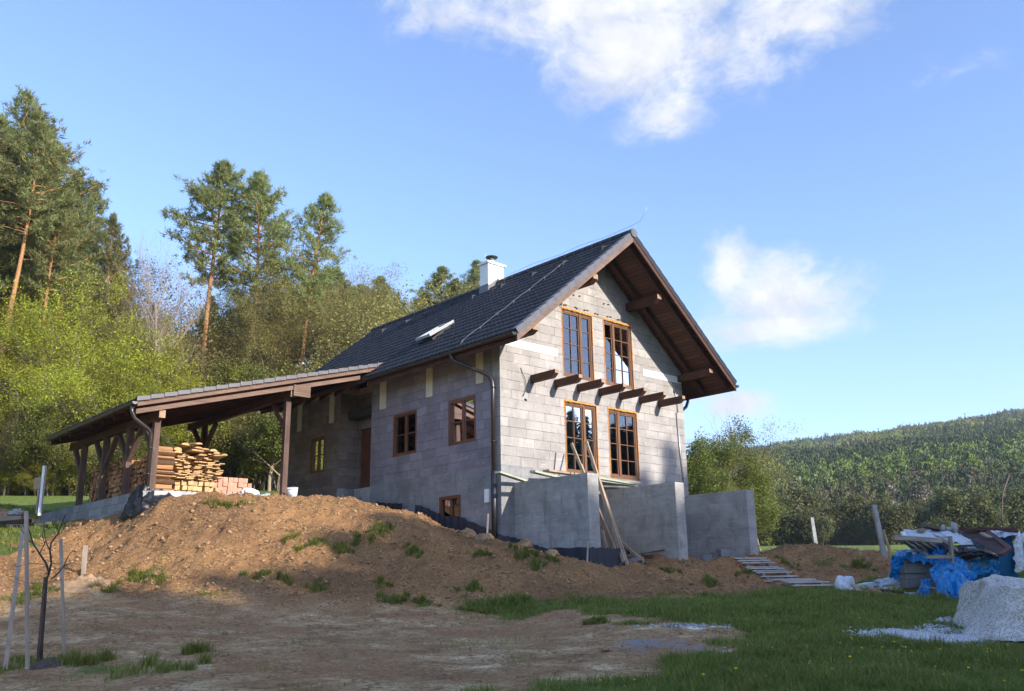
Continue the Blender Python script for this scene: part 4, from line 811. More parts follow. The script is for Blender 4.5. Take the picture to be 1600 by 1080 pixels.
# leaning planks
def lean(px0, py0, v0, px1, py1, v1, w_, t_, mat, **k):
    def onV(x, y, v): d = ray(x, y); t = (v+HO@B_)/(d@B_); return d*t
    return board('leaning_plank', onV(px0, py0, v0), onV(px1, py1, v1), w_, t_, mat, 0, tuple(-B_), **k)
lean(981, 884, -2.9, 916, 690, -.7, .045, .075, M['plank_z'], label='tallest leaning plank, reaching in front of the lower left window', cat='plank')
lean(975, 878, -2.8, 926, 722, -1.4, .045, .09, M['plank_z'], label='leaning plank just right of the tallest one at the terrace wall', cat='plank')
lean(966, 872, -2.2, 893, 693, -.5, .04, .075, M['plank_z'], label='leftmost plank leaning before the lower left window', cat='plank')
lean(962, 868, -2.0, 907, 726, -1.1, .045, .09, M['plank_z'], label='short plank leaning behind the nearest terrace wall', cat='plank')
lean(1006, 879, -2.6, 969, 846, -1.9, .03, .07, M['plank_z'], label='short lath slanting down over the debris between the terrace walls', cat='plank')
lean(952, 872, -2.5, 941, 828, -2.0, .03, .07, M['plank_z'], label='upright lath in the debris beside the nearest terrace wall', cat='plank')
board('wooden_stake', at(917.5, 880, 20.7), at(919, 846, 20.75), .05, .04, M['grey_wood_z'], label='short wooden peg holding the dark membrane at the nearest terrace wall', cat='stake')
board('wooden_stake', at(761, 838, 22.0), at(763, 803, 22.05), .05, .04, M['grey_wood_z'], label='short wooden peg beside the black downpipe at the house corner', cat='stake')
# debris between terrace walls
r5 = random.Random(5)
for i, (px, py, v, sz, mt, lb) in enumerate(((955, 858, -1.9, (.35, .3, .2), 'black', 'dark crumpled sack in the debris between the terrace walls'), (985, 872, -2.2, (.3, .25, .10), 'flash', 'grey crumpled foil at the foot of the middle terrace wall'), (950, 842, -1.3, (.5, .3, .22), 'rust', 'brown heap of rags behind the leaning planks'), (1000, 874, -2.3, (.1, .1, .1), 'sawn', 'small yellowish lump in the debris by the middle terrace wall'))):
    d = ray(px, py); t = (v+HO@B_)/(d@B_); P = d*t; P[2] = gz(P[0], P[1])-.03; crumple('debris_heap', P, sz, 20+i, M[mt], label=lb, cat='debris')
for i in range(34):
    u = r5.uniform(1.2, 3.2); v = r5.uniform(-2.3, -.6); a = gp(u, v, r5.uniform(.02, .16)); an = r5.uniform(0, 6.28); L = r5.uniform(.3, .75); b = a+np.array([math.cos(an)*L, math.sin(an)*L, r5.uniform(-.05, .12)])
    board('scrap_board', a, b, .09, .025, M[('plank', 'grey_wood', 'wood_dark')[i % 3]], r5.uniform(0, 1), cat='board', group='scrap boards between the terrace walls', label='short scrap board in the rubbish heap between the terrace walls')
for i, (px, py, Y, w_, lb) in enumerate(((1135, 868, 25.2, .5, 'dark grey block lying before the far terrace wall'), (1105, 873, 24.4, .35, 'small grey block at the foot of the middle terrace wall'), (1120, 869, 25.3, .3, 'grey rubble block between the middle and far terrace walls'))):
    P = at(px, py, Y); P[2] = gz(P[0], P[1]); m = MB(); m.box(-w_/2, w_/2, -.12, .12, 0, .2); o = m.build('concrete_block', M['block_grey'], None, P); o.rotation_euler.z = .4+i; tag(o, lb, 'block', 'loose blocks at the terrace walls')
# wooden slat steps
a = at(1172, 877, 24.3); b = at(1272, 926, 19.6); a[2] = gz(a[0], a[1])+.05; b[2] = gz(b[0], b[1])+.04; st = empty('slat_steps', b, 0, 'ladder-like walkway of pale slats running down the earth bank', 'steps')
dd = (a-b); hd = np.array([dd[0], dd[1], 0]); hd /= np.linalg.norm(hd); sd = np.array([hd[1], -hd[0], 0])
M['slat'] = wood('pale_slat', srgb(176, 168, 158), srgb(216, 210, 202), 0); pts = []
for k in range(15):
    f = k/14; P = b+dd*f; P[2] = max(gz(P[0], P[1])+.05, P[2]-.35); pts.append(P)
for s in (-.28, .28):
    m = MB()
    for p, q in zip(pts[:-1], pts[1:]): m.beam(p+sd*s-b, q+sd*s-b, .05, .08)
    m.build('stringer', M['grey_wood'], st)
for k, p in enumerate(pts):
    m = MB(); c = p-b+np.array([0, 0, .055]); tw = r5.uniform(-.05, .05); w1 = r5.uniform(.40, .46); ax = sd+hd*tw; m.beam(c-ax*w1, c+ax*w1, .13+.07*(k == 10), .03); m.build('slat', M['slat'], st)
P = at(1285, 926, 19.4); m = MB(); m.box(-.3, .3, -.12, .12, 0, .05); o = m.build('paving_slab', M['plank'], None, (P[0], P[1], gz(P[0], P[1]))); tag(o, 'flat pale board on the grass at the foot of the slat steps', 'board')
# concrete fence posts with wire
def cpost(px, py, Y, h, tx, lb):
    P = at(px, py, Y); P[2] = gz(P[0], P[1])-.3; m = MB(); m.hexa([(-.07, -.07, 0), (.07, -.07, 0), (.07, .07, 0), (-.07, .07, 0), (-.055+tx, -.055, h+.3), (.055+tx, -.055, h+.3), (.055+tx, .055, h+.3), (-.055+tx, .055, h+.3)]); o = m.build('fence_post', M['conc_smooth'], None, P); tag(o, lb, 'fence post'); return P
pA = cpost(1276, 852, 34, 1.35, -.08, 'pale concrete fence post standing alone beyond the earth heap'); pB = cpost(1386, 890, 26, 1.5, -.15, 'pale concrete fence post with a stick leaning on it near the tarps')
m = MB(); m.tube([at(1392, 893, 25.6), at(1390, 860, 25.7), at(1380, 828, 25.8)], [.05, .045, .03], 7); o = m.build('leaning_branch', M['sawn']); tag(o, 'peeled stick leaning against the concrete fence post near the tarps', 'branch')
m = MB()
A1 = pA+np.array([0, 0, .35]); B1 = pB+np.array([0, 0, .35]); Ls = np.linalg.norm((B1-A1)[:2]); nst = 110
for k in range(nst):
    for s in (-1, 1):
        f0 = k/nst; f1 = f0+s*1.1/Ls
        if not 0 <= f1 <= 1: continue
        p0 = A1+(B1-A1)*f0; p1 = A1+(B1-A1)*f1+np.array([0, 0, 1.1]); m.add([p0, p0+np.array([0, 0, .006]), p1+np.array([0, 0, .006]), p1], [(0, 1, 2, 3)])
o = m.build('wire_fence', M['flash']); tag(o, 'thin chain-link mesh stretched between the two concrete fence posts', 'fence')
P = at(1566, 832, 38); r0 = at(1572, 745, 38); m = MB(); m.tube([(P[0], P[1], gz(P[0], P[1])), at(1565, 800, 38), at(1567, 770, 38), at(1577, 742, 38)], [.035, .03, .026, .02], 7); o = m.build('bent_pole', M['rust']); tag(o, 'crooked rusty brown pole standing behind the tarp heap', 'pole')
# ---- heap with tarps
def q4(*p): return [at(x, y, Y) for x, y, Y in p]
def pxbox(name, x0, x1, y0, y1, Y, dep, mat, **k):
    A = at(x0, y1, Y); B = at(x1, y1, Y); C = at(x0, y0, Y); w_ = B[0]-A[0]; h = C[2]-A[2]; m = MB(); m.box(0, w_, 0, dep, 0, h); o = m.build(name, mat, None, A); tag(o, **k); return o
pxbox('concrete_block', 1417, 1452, 896, 921, 18.6, .35, M['block_grey'], label='large grey block, lower one of the pair under the blue tarp', cat='block')
o = pxbox('concrete_block', 1414, 1453, 875.5, 895.7, 18.55, .4, M['block_grey'], label='large grey block, upper one of the pair under the blue tarp', cat='block')
pxbox('concrete_block', 1402, 1416, 896, 913, 18.9, .4, M['block'], label='small grey block left of the large pair under the tarp', cat='block')
pxbox('concrete_block', 1464, 1476, 920, 934, 17.6, .12, M['bag'], label='narrow white block standing at the front of the tarp heap', cat='block')
pxbox('concrete_block', 1452, 1463, 905, 935, 18.0, .3, M['block_grey'], label='upright grey block between the big blocks and the low blue tarp', cat='block')
pxbox('concrete_block', 1477, 1492, 922, 936, 17.9, .3, M['block'], label='grey block half hidden behind the low blue tarp', cat='block')
pxbox('crate', 1432, 1556, 868, 905, 19.6, .8, M['dark'], label='dark mass of boxes in the middle of the tarp heap', cat='crate')
pxbox('pallet_stack', 1470, 1548, 880, 930, 18.6, .9, M['grey_wood'], label='stacked pallets hidden beneath the low blue tarp', cat='pallet')
def tarp(c, lb, seed, bul=.15, cr=.09, mat='tarp', cat='tarp', nu=84, nv=64, name='blue_tarp', sc=4.5): return sheet(name, c, M[mat], nu, nv, bul, cr, seed, sc=sc, label=lb, cat=cat)
tarp(q4((1396, 870, 18.6), (1452, 877, 18.3), (1480, 866, 19.2), (1402, 862, 19.4)), 'blue tarp strip over the top of the grey blocks', 1, .05, .06)
tarp(q4((1390, 906, 18.6), (1403, 903, 18.5), (1416, 873, 18.4), (1393, 869, 18.6)), 'blue tarp flap hanging left of the grey blocks', 2, .08, .08)
tarp(q4((1450, 882, 18.4), (1482, 884, 18.2), (1478, 850, 19.2), (1448, 853, 19.2)), 'blue tarp piece bunched above the grey blocks', 3, .1, .10)
tarp(q4((1470, 941, 16.9), (1517, 943, 16.7), (1516, 902, 17.5), (1453, 893, 17.9)), 'large crumpled blue tarp sagging to the ground at the front', 4, .22, .12)
tarp(q4((1452, 897, 17.9), (1530, 906, 17.9), (1500, 878, 18.5), (1462, 878, 18.4)), 'blue tarp folded over the low pallets in the middle', 5, .14, .12)
tarp(q4((1431, 933, 17.3), (1453, 934, 17.2), (1456, 908, 17.7), (1445, 912, 17.8)), 'small blue tarp bundle lying beside the flat planks', 6, .12, .10)
tarp(q4((1500, 905, 18.4), (1562, 906, 18.6), (1556, 876, 19.0), (1492, 873, 18.8)), 'blue tarp spread between the pallets and the tall blue cabinet', 7, .12, .12)
tarp(q4((1412, 866, 18.8), (1449, 869, 18.6), (1454, 852, 19.3), (1430, 852, 19.4)), 'milky plastic sheet over the left of the tarp heap', 8, .06, .03, 'sheetw', 'plastic sheet', name='plastic_sheet')
tarp(q4((1410, 838, 18.5), (1522, 850, 18.6), (1500, 834, 19.6), (1412, 829, 19.4)), 'white plastic film draped over the top of the heap', 9, .10, .06, 'sheetw', 'plastic sheet', name='plastic_sheet')
tarp(q4((1490, 870, 18.4), (1565, 866, 18.8), (1545, 856, 19.2), (1484, 852, 19.0)), 'clear plastic film hanging below the brown corrugated sheets', 10, .08, .06, 'sheetw', 'plastic sheet', name='plastic_sheet')
tarp(q4((1478, 862, 18.3), (1560, 874, 18.3), (1556, 868, 18.6), (1482, 850, 18.6)), 'dark net strip below the clear film on the heap', 13, .04, .05, 'black', 'plastic sheet', name='plastic_sheet')
pxbox('cabinet', 1555, 1592, 836, 909, 19.4, .8, M['teal'], label='tall blue cabinet standing at the right of the tarp heap', cat='cabinet')
tarp(q4((1586, 892, 19.2), (1597, 894, 19.3), (1598, 834, 19.5), (1586, 832, 19.3)), 'white cloth hanging over the right side of the blue cabinet', 11, .03, .05, 'bag', 'cloth', name='white_cloth')
tarp(q4((1556, 842, 19.2), (1590, 835, 19.2), (1592, 831, 20), (1545, 830, 20)), 'pale blue film lying on top of the tall cabinet', 12, .05, .03, 'sheetw', 'plastic sheet', name='plastic_sheet')
def pb(x0, y0, Y0, x1, y1, Y1, w_, t_, mat, lb, nm='board'): return board(nm, at(x0, y0, Y0), at(x1, y1, Y1), w_, t_, M[mat], label=lb, cat='board')
pb(1396, 840, 17.9, 1470, 845, 17.9, .14, .09, 'grey_wood', 'thick weathered beam sticking out left at the top of the heap')
pb(1468, 843, 17.9, 1492, 860, 18.3, .12, .07, 'grey_wood', 'short beam angled down at the end of the thick weathered beam')
for k in range(4): pb(1412+k*12, 845+k*.5, 18.0, 1428+k*12, 857, 18.9, .07, .04, 'plank', ('first', 'second', 'third', 'fourth')[k]+' thin slat from the left under the thick weathered beam')
pb(1448, 870.5, 17.9, 1488, 870, 17.9, .06, .06, 'plank', 'pale batten across the blue tarp above the grey blocks')
pb(1484, 838, 18.0, 1488, 880, 18.0, .1, .05, 'grey_wood_z', 'upright weathered board in the middle of the tarp heap')
pb(1444, 822, 18.9, 1472, 829, 19.0, .2, .04, 'rust', 'dark brown board poking up at the top left of the heap')
pb(1498, 827, 19.0, 1585, 826.5, 19.6, .15, .05, 'red', 'long red-brown board lying along the top of the heap')
pb(1560, 827, 18.9, 1590, 831, 18.8, .2, .04, 'red', 'short red-brown board on top right of the heap')
pb(1434, 828, 18.7, 1446, 828, 18.7, .1, .05, 'plank', 'small pale board end on the top left of the heap')
pb(1437, 917, 17.4, 1490, 921, 17.2, .05, .03, 'grey_wood', 'thin batten lying in front of the grey blocks')
pb(1410, 832, 18.2, 1415, 840, 18.1, .08, .05, 'bag', 'white stub of board at the far left top of the heap')
# corrugated sheets
def corr(c, lb, mat, nw=14):
    c = [np.asarray(q, float) for q in c]; nrm = np.cross(c[1]-c[0], c[3]-c[0]); nrm /= np.linalg.norm(nrm); n = nw*6+1; vs = []
    for j in (0, 1):
        for i in range(n): f = i/(n-1); P = (c[0]*(1-f)+c[1]*f)*(1-j)+(c[3]*(1-f)+c[2]*f)*j+nrm*.022*math.sin(i/6*2*math.pi); vs.append(P)
    vs2 = [v-nrm*.004 for v in vs]; m = MB(); m.add(vs+vs2, [(i, i+1, n+i+1, n+i) for i in range(n-1)]+[(2*n+i+1, 2*n+i, 3*n+i, 3*n+i+1) for i in range(n-1)]); o = m.build('corrugated_sheet', M[mat]); tag(o, lb, 'metal sheet'); return o
corr(q4((1541, 831, 19.3), (1498, 831, 19.2), (1562, 867, 17.9), (1577, 857, 18.2)), 'brown corrugated sheet sloping down from the top of the heap', 'rust')
pb(1541, 830, 19.25, 1577, 857.5, 18.1, .12, .05, 'red', 'red edge board along the sloping corrugated sheet')
pb(1577, 857.5, 18.05, 1563, 867.5, 17.85, .12, .05, 'red', 'short red end board at the foot of the corrugated sheet')
pb(1534, 833, 18.8, 1547, 840, 18.6, .12, .03, 'plank', 'small pale plate lying on the corrugated sheet')
# white concrete U pieces on top
for x0, x1, y0, y1, lb in ((1471, 1477, 821.5, 829, 'left white stone on the top of the heap'), (1478, 1487, 824.5, 829, 'low pale stone between the two white ones on the heap'), (1488, 1497, 816, 832, 'tall white notched stone on the top of the heap')):
    P = at((x0+x1)/2, y1, 18.3); w_ = (x1-x0)/1407*18.3; h = (y1-y0)/1407*18.3; crumple('white_stone', P, (w_*.5, w_*.5, h*.62), int(x0), M['conc_smooth'], .6, label=lb, cat='stone')
# flat rubbish in front
for i, (px, py, s, mt, lb) in enumerate(((1322, 922, (.16, .14, .22), 'bag', 'tall white sack at the left end of the flat plank pile'), (1333, 924, (.16, .12, .08), 'bag', 'low white sack just right of the tall one'), (1362, 918, (.34, .2, .10), 'bag', 'wide white sack lying on the left planks'), (1402, 917, (.42, .22, .16), 'sheetw', 'grey-white plastic bag peaked behind the flat planks'), (1383, 922, (.3, .2, .07), 'sheetw', 'flat white film on the planks'))):
    P = hit(px, py+4, 12, 26); crumple('white_sack', P-np.array([0, 0, .02]), s, 40+i*7, M[mt], label=lb, cat='sack')
for i, (x0, y0, x1, y1, w_, mt, lb) in enumerate(((1345, 930, 1432, 934, .2, 'grey_wood', 'longest grey plank at the bottom of the flat pile'), (1368, 921, 1412, 926, .16, 'wood_dark', 'dark plank lying across the flat pile'), (1352, 924, 1400, 929, .14, 'grey_wood', 'grey plank in the middle of the flat pile'), (1405, 926, 1438, 928, .22, 'conc_smooth', 'pale board at the right end of the flat pile'), (1412, 921, 1434, 919, .1, 'wood_dark', 'dark batten at the right end of the flat pile'), (1334, 914, 1343, 924, .1, 'plank', 'short tilted board beside the tall white sack'), (1436, 938, 1472, 932, .1, 'plank', 'thin pale board in front of the small blue bundle'))):
    Y = 17.7; A = at(x0, y0, Y); B = at(x1, y1, Y-.2); A[2] = max(A[2], gz(A[0], A[1])+.02); B[2] = max(B[2], gz(B[0], B[1])+.02)
    board('plank', A, B, w_, .035, M[mt], label=lb, cat='plank')
m = MB(); P = at(1372, 925, 17.3); m.tube([P+(0, 0, 0), P+(.05, .5, .02)], .06, 12); o = m.build('short_log', M['log']); tag(o, 'short round log end poking out of the flat plank pile', 'log')
# ---- gravel pile
c = at(1642, 985, 13.1); c[2] = gz(c[0], c[1]); nr, na = 90, 220; R = np.linspace(0, 1, nr)[:, None]; A = np.linspace(0, 2*np.pi, na, endpoint=False)[None, :]
edge = 1.42*(1+.10*np.cos(A*3+1)+.06*np.cos(A*5)+.04*np.cos(A*9+2)); tp = .985
prof = np.interp(R, [0, .5, .70, .77, .82, .90, 1], [1, 1.0, .93, .55, .34, .14, -.06])*1.0
gx = c[0]+R*edge*np.cos(A)*1.0; gy_ = c[1]+R*edge*np.sin(A)*.95
hh = prof*(.72+.05*np.cos(A*2+.5))*(1+.10*fbm(gx*1.2, gy_*1.2, 3, 81)); hh = hh+fbm(gx*3, gy_*3, 4, 83)*.10*(R < .9)+fbm(gx*14, gy_*14, 2, 85)*.012
shf = fbm(gx*1.8+5, gy_*1.8+hh*3, 4, 88)*.22*np.sin(R*np.pi); gx = gx+shf*np.cos(A); gy_ = gy_+shf*np.sin(A)
I = np.arange(nr*na).reshape(nr, na); Fg = np.c_[I[:-1].ravel(), np.roll(I, -1, 1)[:-1].ravel(), np.roll(I, -1, 1)[1:].ravel(), I[1:].ravel()]
def gravel_mat():
    t = NT('limestone_gravel', .9, .2); v = t.new('ShaderNodeTexVoronoi'); t.l.new(t.obj, v.inputs[0]); v.inputs['Scale'].default_value = 55
    w1 = t.new('ShaderNodeSeparateColor'); t.l.new(v.outputs['Color'], w1.inputs[0]); c1 = t.ramp(w1.outputs[0], [(0, srgb(158, 150, 142)), (.35, srgb(190, 183, 174)), (1, srgb(222, 217, 208))])
    c2 = t.mix(t.rng(t.noise(t.obj, 2.2, 6, .7), .52, .72, 0, .6), c1, srgb(160, 142, 122)); t.color(c2); t.bump(t.math('ADD', t.math('MULTIPLY', v.outputs['Distance'], -1.), t.noise(t.obj, 12, 5, .7)), .6, .018); return t.m
M['gravel'] = gravel_mat(); M['spill'] = mottled('pale_gravel', srgb(176, 174, 172), srgb(222, 221, 220), 14, .9, 0)
o = link('gravel_pile', mesh_np('gravel_pile', np.stack([gx, gy_, c[2]+hh], -1), Fg[:, ::-1], M['gravel'], True)); tag(o, 'steep pale limestone gravel pile at the right edge of the lawn', 'gravel pile')
def stones(name, pts, sizes, mat, seed, **k):
    r = np.random.default_rng(seed); n = len(pts); base = np.array([(1, 0, 0), (-1, 0, 0), (0, 1, 0), (0, -1, 0), (0, 0, 1), (0, 0, -1)], float); F0 = np.array([(0, 2, 4), (2, 1, 4), (1, 3, 4), (3, 0, 4), (2, 0, 5), (1, 2, 5), (3, 1, 5), (0, 3, 5)])
    V = base[None]*(r.uniform(.6, 1.2, (n, 6, 3)))+r.uniform(-.25, .25, (n, 6, 3)); V = V*np.asarray(sizes)[:, None, None]*np.array([1, 1, .7]); a = r.uniform(0, 6.28, n); ca, sa = np.cos(a)[:, None], np.sin(a)[:, None]
    V = np.stack([V[..., 0]*ca-V[..., 1]*sa, V[..., 0]*sa+V[..., 1]*ca, V[..., 2]], -1)+np.asarray(pts)[:, None]; F = (F0[None]+np.arange(n)[:, None, None]*6).reshape(-1, 3)
    o = link(name, mesh_np(name, V, F, mat)); tag(o, kind='stuff', **k); return o
pts = []
for P, a_, b2 in SPILL: q = rng.normal(0, 1, (7000, 2)); pts.append(np.c_[P[0]+q[:, 0]*a_*.5, P[1]+q[:, 1]*b2*.5])
A2 = rng.uniform(2.0, 5.6, 4500); rr_ = rng.uniform(1.15, 1.62, 4500); pts.append(np.c_[c[0]+rr_*np.cos(A2), c[1]+rr_*np.sin(A2)])
pts = np.concatenate(pts); kz = ground_h(pts[:, 0], pts[:, 1]); stones('spilled_gravel', np.c_[pts, kz+.012+.03*rng.random(len(pts))], rng.uniform(.010, .028, len(pts)), M['spill'], 3)
# lime lumps on the lawn
pts = []
for px, py, a, b in ((1083, 981, .16, .06), (1122, 979, .3, .1), (1040, 978, .3, .06), (1320, 1023, .3, .08)):
    P = hit(px, py); q = rng.normal(0, 1, (34, 2)); pts.append(np.c_[P[0]+q[:, 0]*a, P[1]+q[:, 1]*b])
pts = np.concatenate(pts); stones('lime_lumps', np.c_[pts, ground_h(pts[:, 0], pts[:, 1])+.01], rng.uniform(.01, .045, len(pts)), M['conc_smooth'], 5)
# soil clods on the bank
n = 80000; x = rng.uniform(-14, 12.5, n); y = rng.uniform(12, 29, n); L = loose(x, y); u, v = to_loc(x, y); keep = (rng.random(n) < L*.5+.035)&~((u > -.05)&(u < 9)&(v > -.1))&~((u > -7.1)&(u < .3)&(v > 5.1))&(grass_amt(x, y) < .6)
x, y = x[keep], y[keep]; s = np.exp(rng.normal(-4.2, .6, len(x))); M['clod'] = mottled('soil_clod', srgb(128, 102, 76), srgb(190, 156, 118), 4, .95, .6, .02, 40)
stones('soil_clods', np.c_[x, y, ground_h(x, y)+s*.25], np.minimum(s, .075), M['clod'], 9)
x = rng.uniform(-9, 6, 9000); y = rng.uniform(9.5, 18, 9000); k_ = grass_amt(x, y) < .4; x, y = x[k_], y[k_]; M['pebble'] = mottled('yard_pebble', srgb(120, 104, 90), srgb(178, 164, 150), 3, .9, 0)
stones('yard_pebbles', np.c_[x, y, ground_h(x, y)+.003], np.exp(rng.normal(-4.9, .4, len(x))), M['pebble'], 12)
# straw, bark and leaf bits lying on the bare yard
n = 26000; x = rng.uniform(-10, 9, n); y = rng.uniform(9.4, 22, n); kk = (fbm(x*.7, y*.7, 3, 71)+rng.normal(0, .25, n) > .0)&(grass_amt(x, y) < .75); x, y = x[kk], y[kk]; n = len(x); a = rng.uniform(0, 6.28, n); L = rng.uniform(.01, .05, n); w_ = rng.uniform(.002, .005, n); z = ground_h(x, y)+.006; dx, dy = np.cos(a), np.sin(a)
V = np.stack([np.stack([x-dx*L-dy*w_, y-dy*L+dx*w_, z], 1), np.stack([x-dx*L+dy*w_, y-dy*L-dx*w_, z], 1), np.stack([x+dx*L+dy*w_, y+dy*L-dx*w_, z+.012], 1), np.stack([x+dx*L-dy*w_, y+dy*L+dx*w_, z+.012], 1)], 1).reshape(-1, 3); M['straw'] = mottled('dry_straw', srgb(128, 108, 78), srgb(196, 176, 132), 2, .9, 0)
o = link('straw_litter', mesh_np('straw_litter', V, np.arange(len(V)).reshape(-1, 4), M['straw'])); tag(o, kind='stuff')
# big clods by the wall
for i, (px, py, Y, s, lb) in enumerate(((730, 826, 21.9, .20, 'golden clay lump left of a second one at the wall foot'), (744, 830, 21.9, .16, 'golden clay lump nearest the small basement window'), (757, 842, 21.7, .24, 'wide brown clay lump beside the wooden peg'), (820, 850, 21.0, .16, 'dark clay lump in front of the membrane at the corner'), (862, 868, 20.8, .14, 'small clay lump at the foot of the first terrace wall'))):
    P = at(px, py, Y); P[2] = gz(P[0], P[1])-.06; crumple('clay_lump', P, (s, s*.8, s*.75), 60+i*3, M['clod'], .5, label=lb, cat='clay lump')
# ---- staked saplings and posts on the left
def stake(a, b, w_, lb, grp=None, mat='grey_wood_z'): return board('wooden_stake', a, b, w_, w_*.7, M[mat], label=lb, cat='stake', group=grp)
Y0 = 11.7
stake(at(8, 1047, 11.5), at(36, 826, 11.9), .05, 'leftmost pale stake, leaning right towards the upright one')
stake(at(43, 1046, 11.4), at(41, 799, 11.4), .045, 'upright pale stake left of the bare sapling')
stake(at(101, 1043, 11.9), at(95, 842, 11.9), .04, 'thin pale stake right of the bare sapling')
stake(at(59, 1040, 11.7), at(71, 902, 11.8), .04, 'dark greenish post tied to the bare sapling', mat='wood_dark_z')
stake(at(129, 912, 19.6), at(134, 852, 19.6), .09, 'short stake at the foot of the sunlit bank with a small shrub')
TRB = []
m = MB(); q = lambda x, y, d=0: at(x, y, 11.65+d)
m.tube([q(64, 1040), q(66, 1000), q(70, 950), q(73, 905), q(77, 895)], [.018, .016, .015, .014, .013], 7); sp2 = [([(77, 895), (72, 880), (62, 865), (52, 850), (46, 830), (40, 812)], .016), ([(77, 895), (80, 880), (78, 860), (80, 848), (90, 835), (98, 815), (102, 805)], .015), ([(62, 865), (70, 850), (66, 836), (70, 820)], .008), ([(78, 860), (72, 848), (70, 838), (68, 815)], .009), ([(80, 905), (92, 895), (100, 884), (106, 870), (114, 860)], .010), ([(52, 850), (46, 846), (34, 828), (30, 822)], .007), ([(90, 835), (96, 833), (106, 812)], .006), ([(100, 884), (110, 880), (118, 878)], .005), ([(46, 830), (36, 822), (33, 812)], .005), ([(72, 940), (62, 930), (48, 918)], .005)]
for P, r0 in sp2: m.tube([q(x, y, .04*i*(1 if k % 2 else -1)) for k, (x, y) in enumerate(P) for i in (1,)], [r0*(1-.65*i/(len(P)-1)) for i in range(len(P))], 5)
M['bark_d'] = mottled('dark_bark', (.03, .022, .018, 1), (.07, .055, .045, 1), 9, .9, .7, .01, 50)
o = m.build('bare_sapling', M['bark_d']); tag(o, 'leafless dark sapling tied to a post among pale stakes', 'sapling')
m = MB()
for (a, b) in (((24, 885), (41, 880)), ((41, 880), (96, 880)), ((22, 900), (42, 912)), ((42, 912), (97, 905)), ((66, 922), (78, 920)), ((66, 925), (78, 923))): m.tube([q(*a), q((a[0]+b[0])/2, (a[1]+b[1])/2+2), q(*b)], .004, 4)
o = m.build('tie_wire', M['flash']); tag(o, 'thin wire looped between the pale stakes round the sapling', 'wire')
def mound(name, c, rx, ry, h, mat, seed, **k):
    R_ = np.linspace(0, 1, 16)[:, None]; A_0 = np.linspace(0, 2*np.pi, 40, endpoint=False)[None, :]; X = c[0]+R_*rx*np.cos(A_0)*(1+.15*np.sin(A_0*3+seed)); Y_ = c[1]+R_*ry*np.sin(A_0); Z = ground_h(X, Y_)+h*(1-R_**2)+fbm(X*9, Y_*9, 3, seed)*h*.35*(1-R_)+fbm(X*25, Y_*25, 2, seed)*.015-.03*R_
    I = np.arange(16*40).reshape(16, 40); F = np.c_[I[:-1].ravel(), I[1:].ravel(), np.roll(I, -1, 1)[1:].ravel(), np.roll(I, -1, 1)[:-1].ravel()]; o = link(name, mesh_np(name, np.stack([X, Y_, Z], -1), F, mat, True)); tag(o, **k)
P = q(72, 1047); P[2] = gz(P[0], P[1])-.03; M['mulch'] = mottled('dark_mulch', (.07, .05, .038, 1), (.15, .115, .09, 1), 12, .95, 1, .03, 50); mound('mulch_mound', P, .26, .24, .08, M['mulch'], 91, label='dark mulch mound at the foot of the staked sapling', cat='mulch mound')
P = hit(128, 918); mound('mulch_mound', P, .6, .55, .16, M['clod'], 92, label='dark soil mound round the short stake further back', cat='mulch mound')
stake(at(62, 806, 25.5), at(70, 728, 25.5), .10, 'bright white pole by the meadow at the far left', mat='bag')
stake(at(57, 803, 26), at(63, 745, 26), .06, 'wooden post carrying a small board beside the white pole')
m = MB(); A = at(52, 764, 25.95); m.box(0, .21, 0, .03, 0, .32); o = m.build('notice_board', M['plank'], None, A); tag(o, 'small blank pale board fixed to the post by the white pole', 'board')
for i in range(7):
    a = at(-8+i*11, 806+(i % 2)*4, 26.6-i*.12); a[2] = gz(a[0], a[1])+.08; b = a+np.array([.9, -.15, rnd.uniform(-.04, .06)]); board('edging_plank', a, b, .16, .12, M['wood_dark' if i % 2 else 'grey_wood'], cat='plank', group='planks edging the track', label='old plank or stone edging the track at the far left')
crumple('stone', at(25, 800, 26.8)-np.array([0, 0, .1]), (.22, .15, .12), 77, M['conc_smooth'], .5, label='pale stone lying on the track edge behind the stakes', cat='stone')
# ------------------------------------------------------------------ foliage materials
def leafmat(name, c1, c2, c3, trans=.35, tvar=.25, rough=.6):
    t = NT(name, rough, .25); g = t.new('ShaderNodeNewGeometry'); oi = t.new('ShaderNodeObjectInfo'); c = t.ramp(g.outputs['Random Per Island'], [(0, c1), (.5, c2), (1, c3)])
    hs = t.new('ShaderNodeHueSaturation'); t.l.new(c, hs.inputs['Color']); t.l.new(t.rng(oi.outputs['Random'], 0, 1, 1-tvar, 1+tvar, False), hs.inputs['Value'])
    t.l.new(t.rng(oi.outputs['Random'], 0, 1, .485, .515, False), hs.inputs['Hue']); t.color(hs.outputs[0])
    tr = t.new('ShaderNodeBsdfTranslucent'); t.l.new(hs.outputs[0], tr.inputs['Color']); mx_ = t.new('ShaderNodeMixShader'); mx_.inputs[0].default_value = trans
    t.l.new(t.b.outputs[0], mx_.inputs[1]); t.l.new(tr.outputs[0], mx_.inputs[2]); t.l.new(mx_.outputs[0], t.n['Material Output'].inputs[0]); return t.m
M['needle'] = leafmat('pine_needles', (.15, .19, .065, 1), (.24, .275, .10, 1), (.38, .38, .15, 1), .5)
M['spruce'] = leafmat('spruce_needles', (.022, .045, .022, 1), (.040, .066, .030, 1), (.065, .09, .04, 1), .15)
M['leaf'] = leafmat('spring_leaves', (.20, .22, .02, 1), (.33, .34, .035, 1), (.48, .46, .06, 1), .5)
M['leaf_mid'] = leafmat('young_leaves', (.09, .11, .024, 1), (.15, .175, .036, 1), (.24, .245, .06, 1), .35)
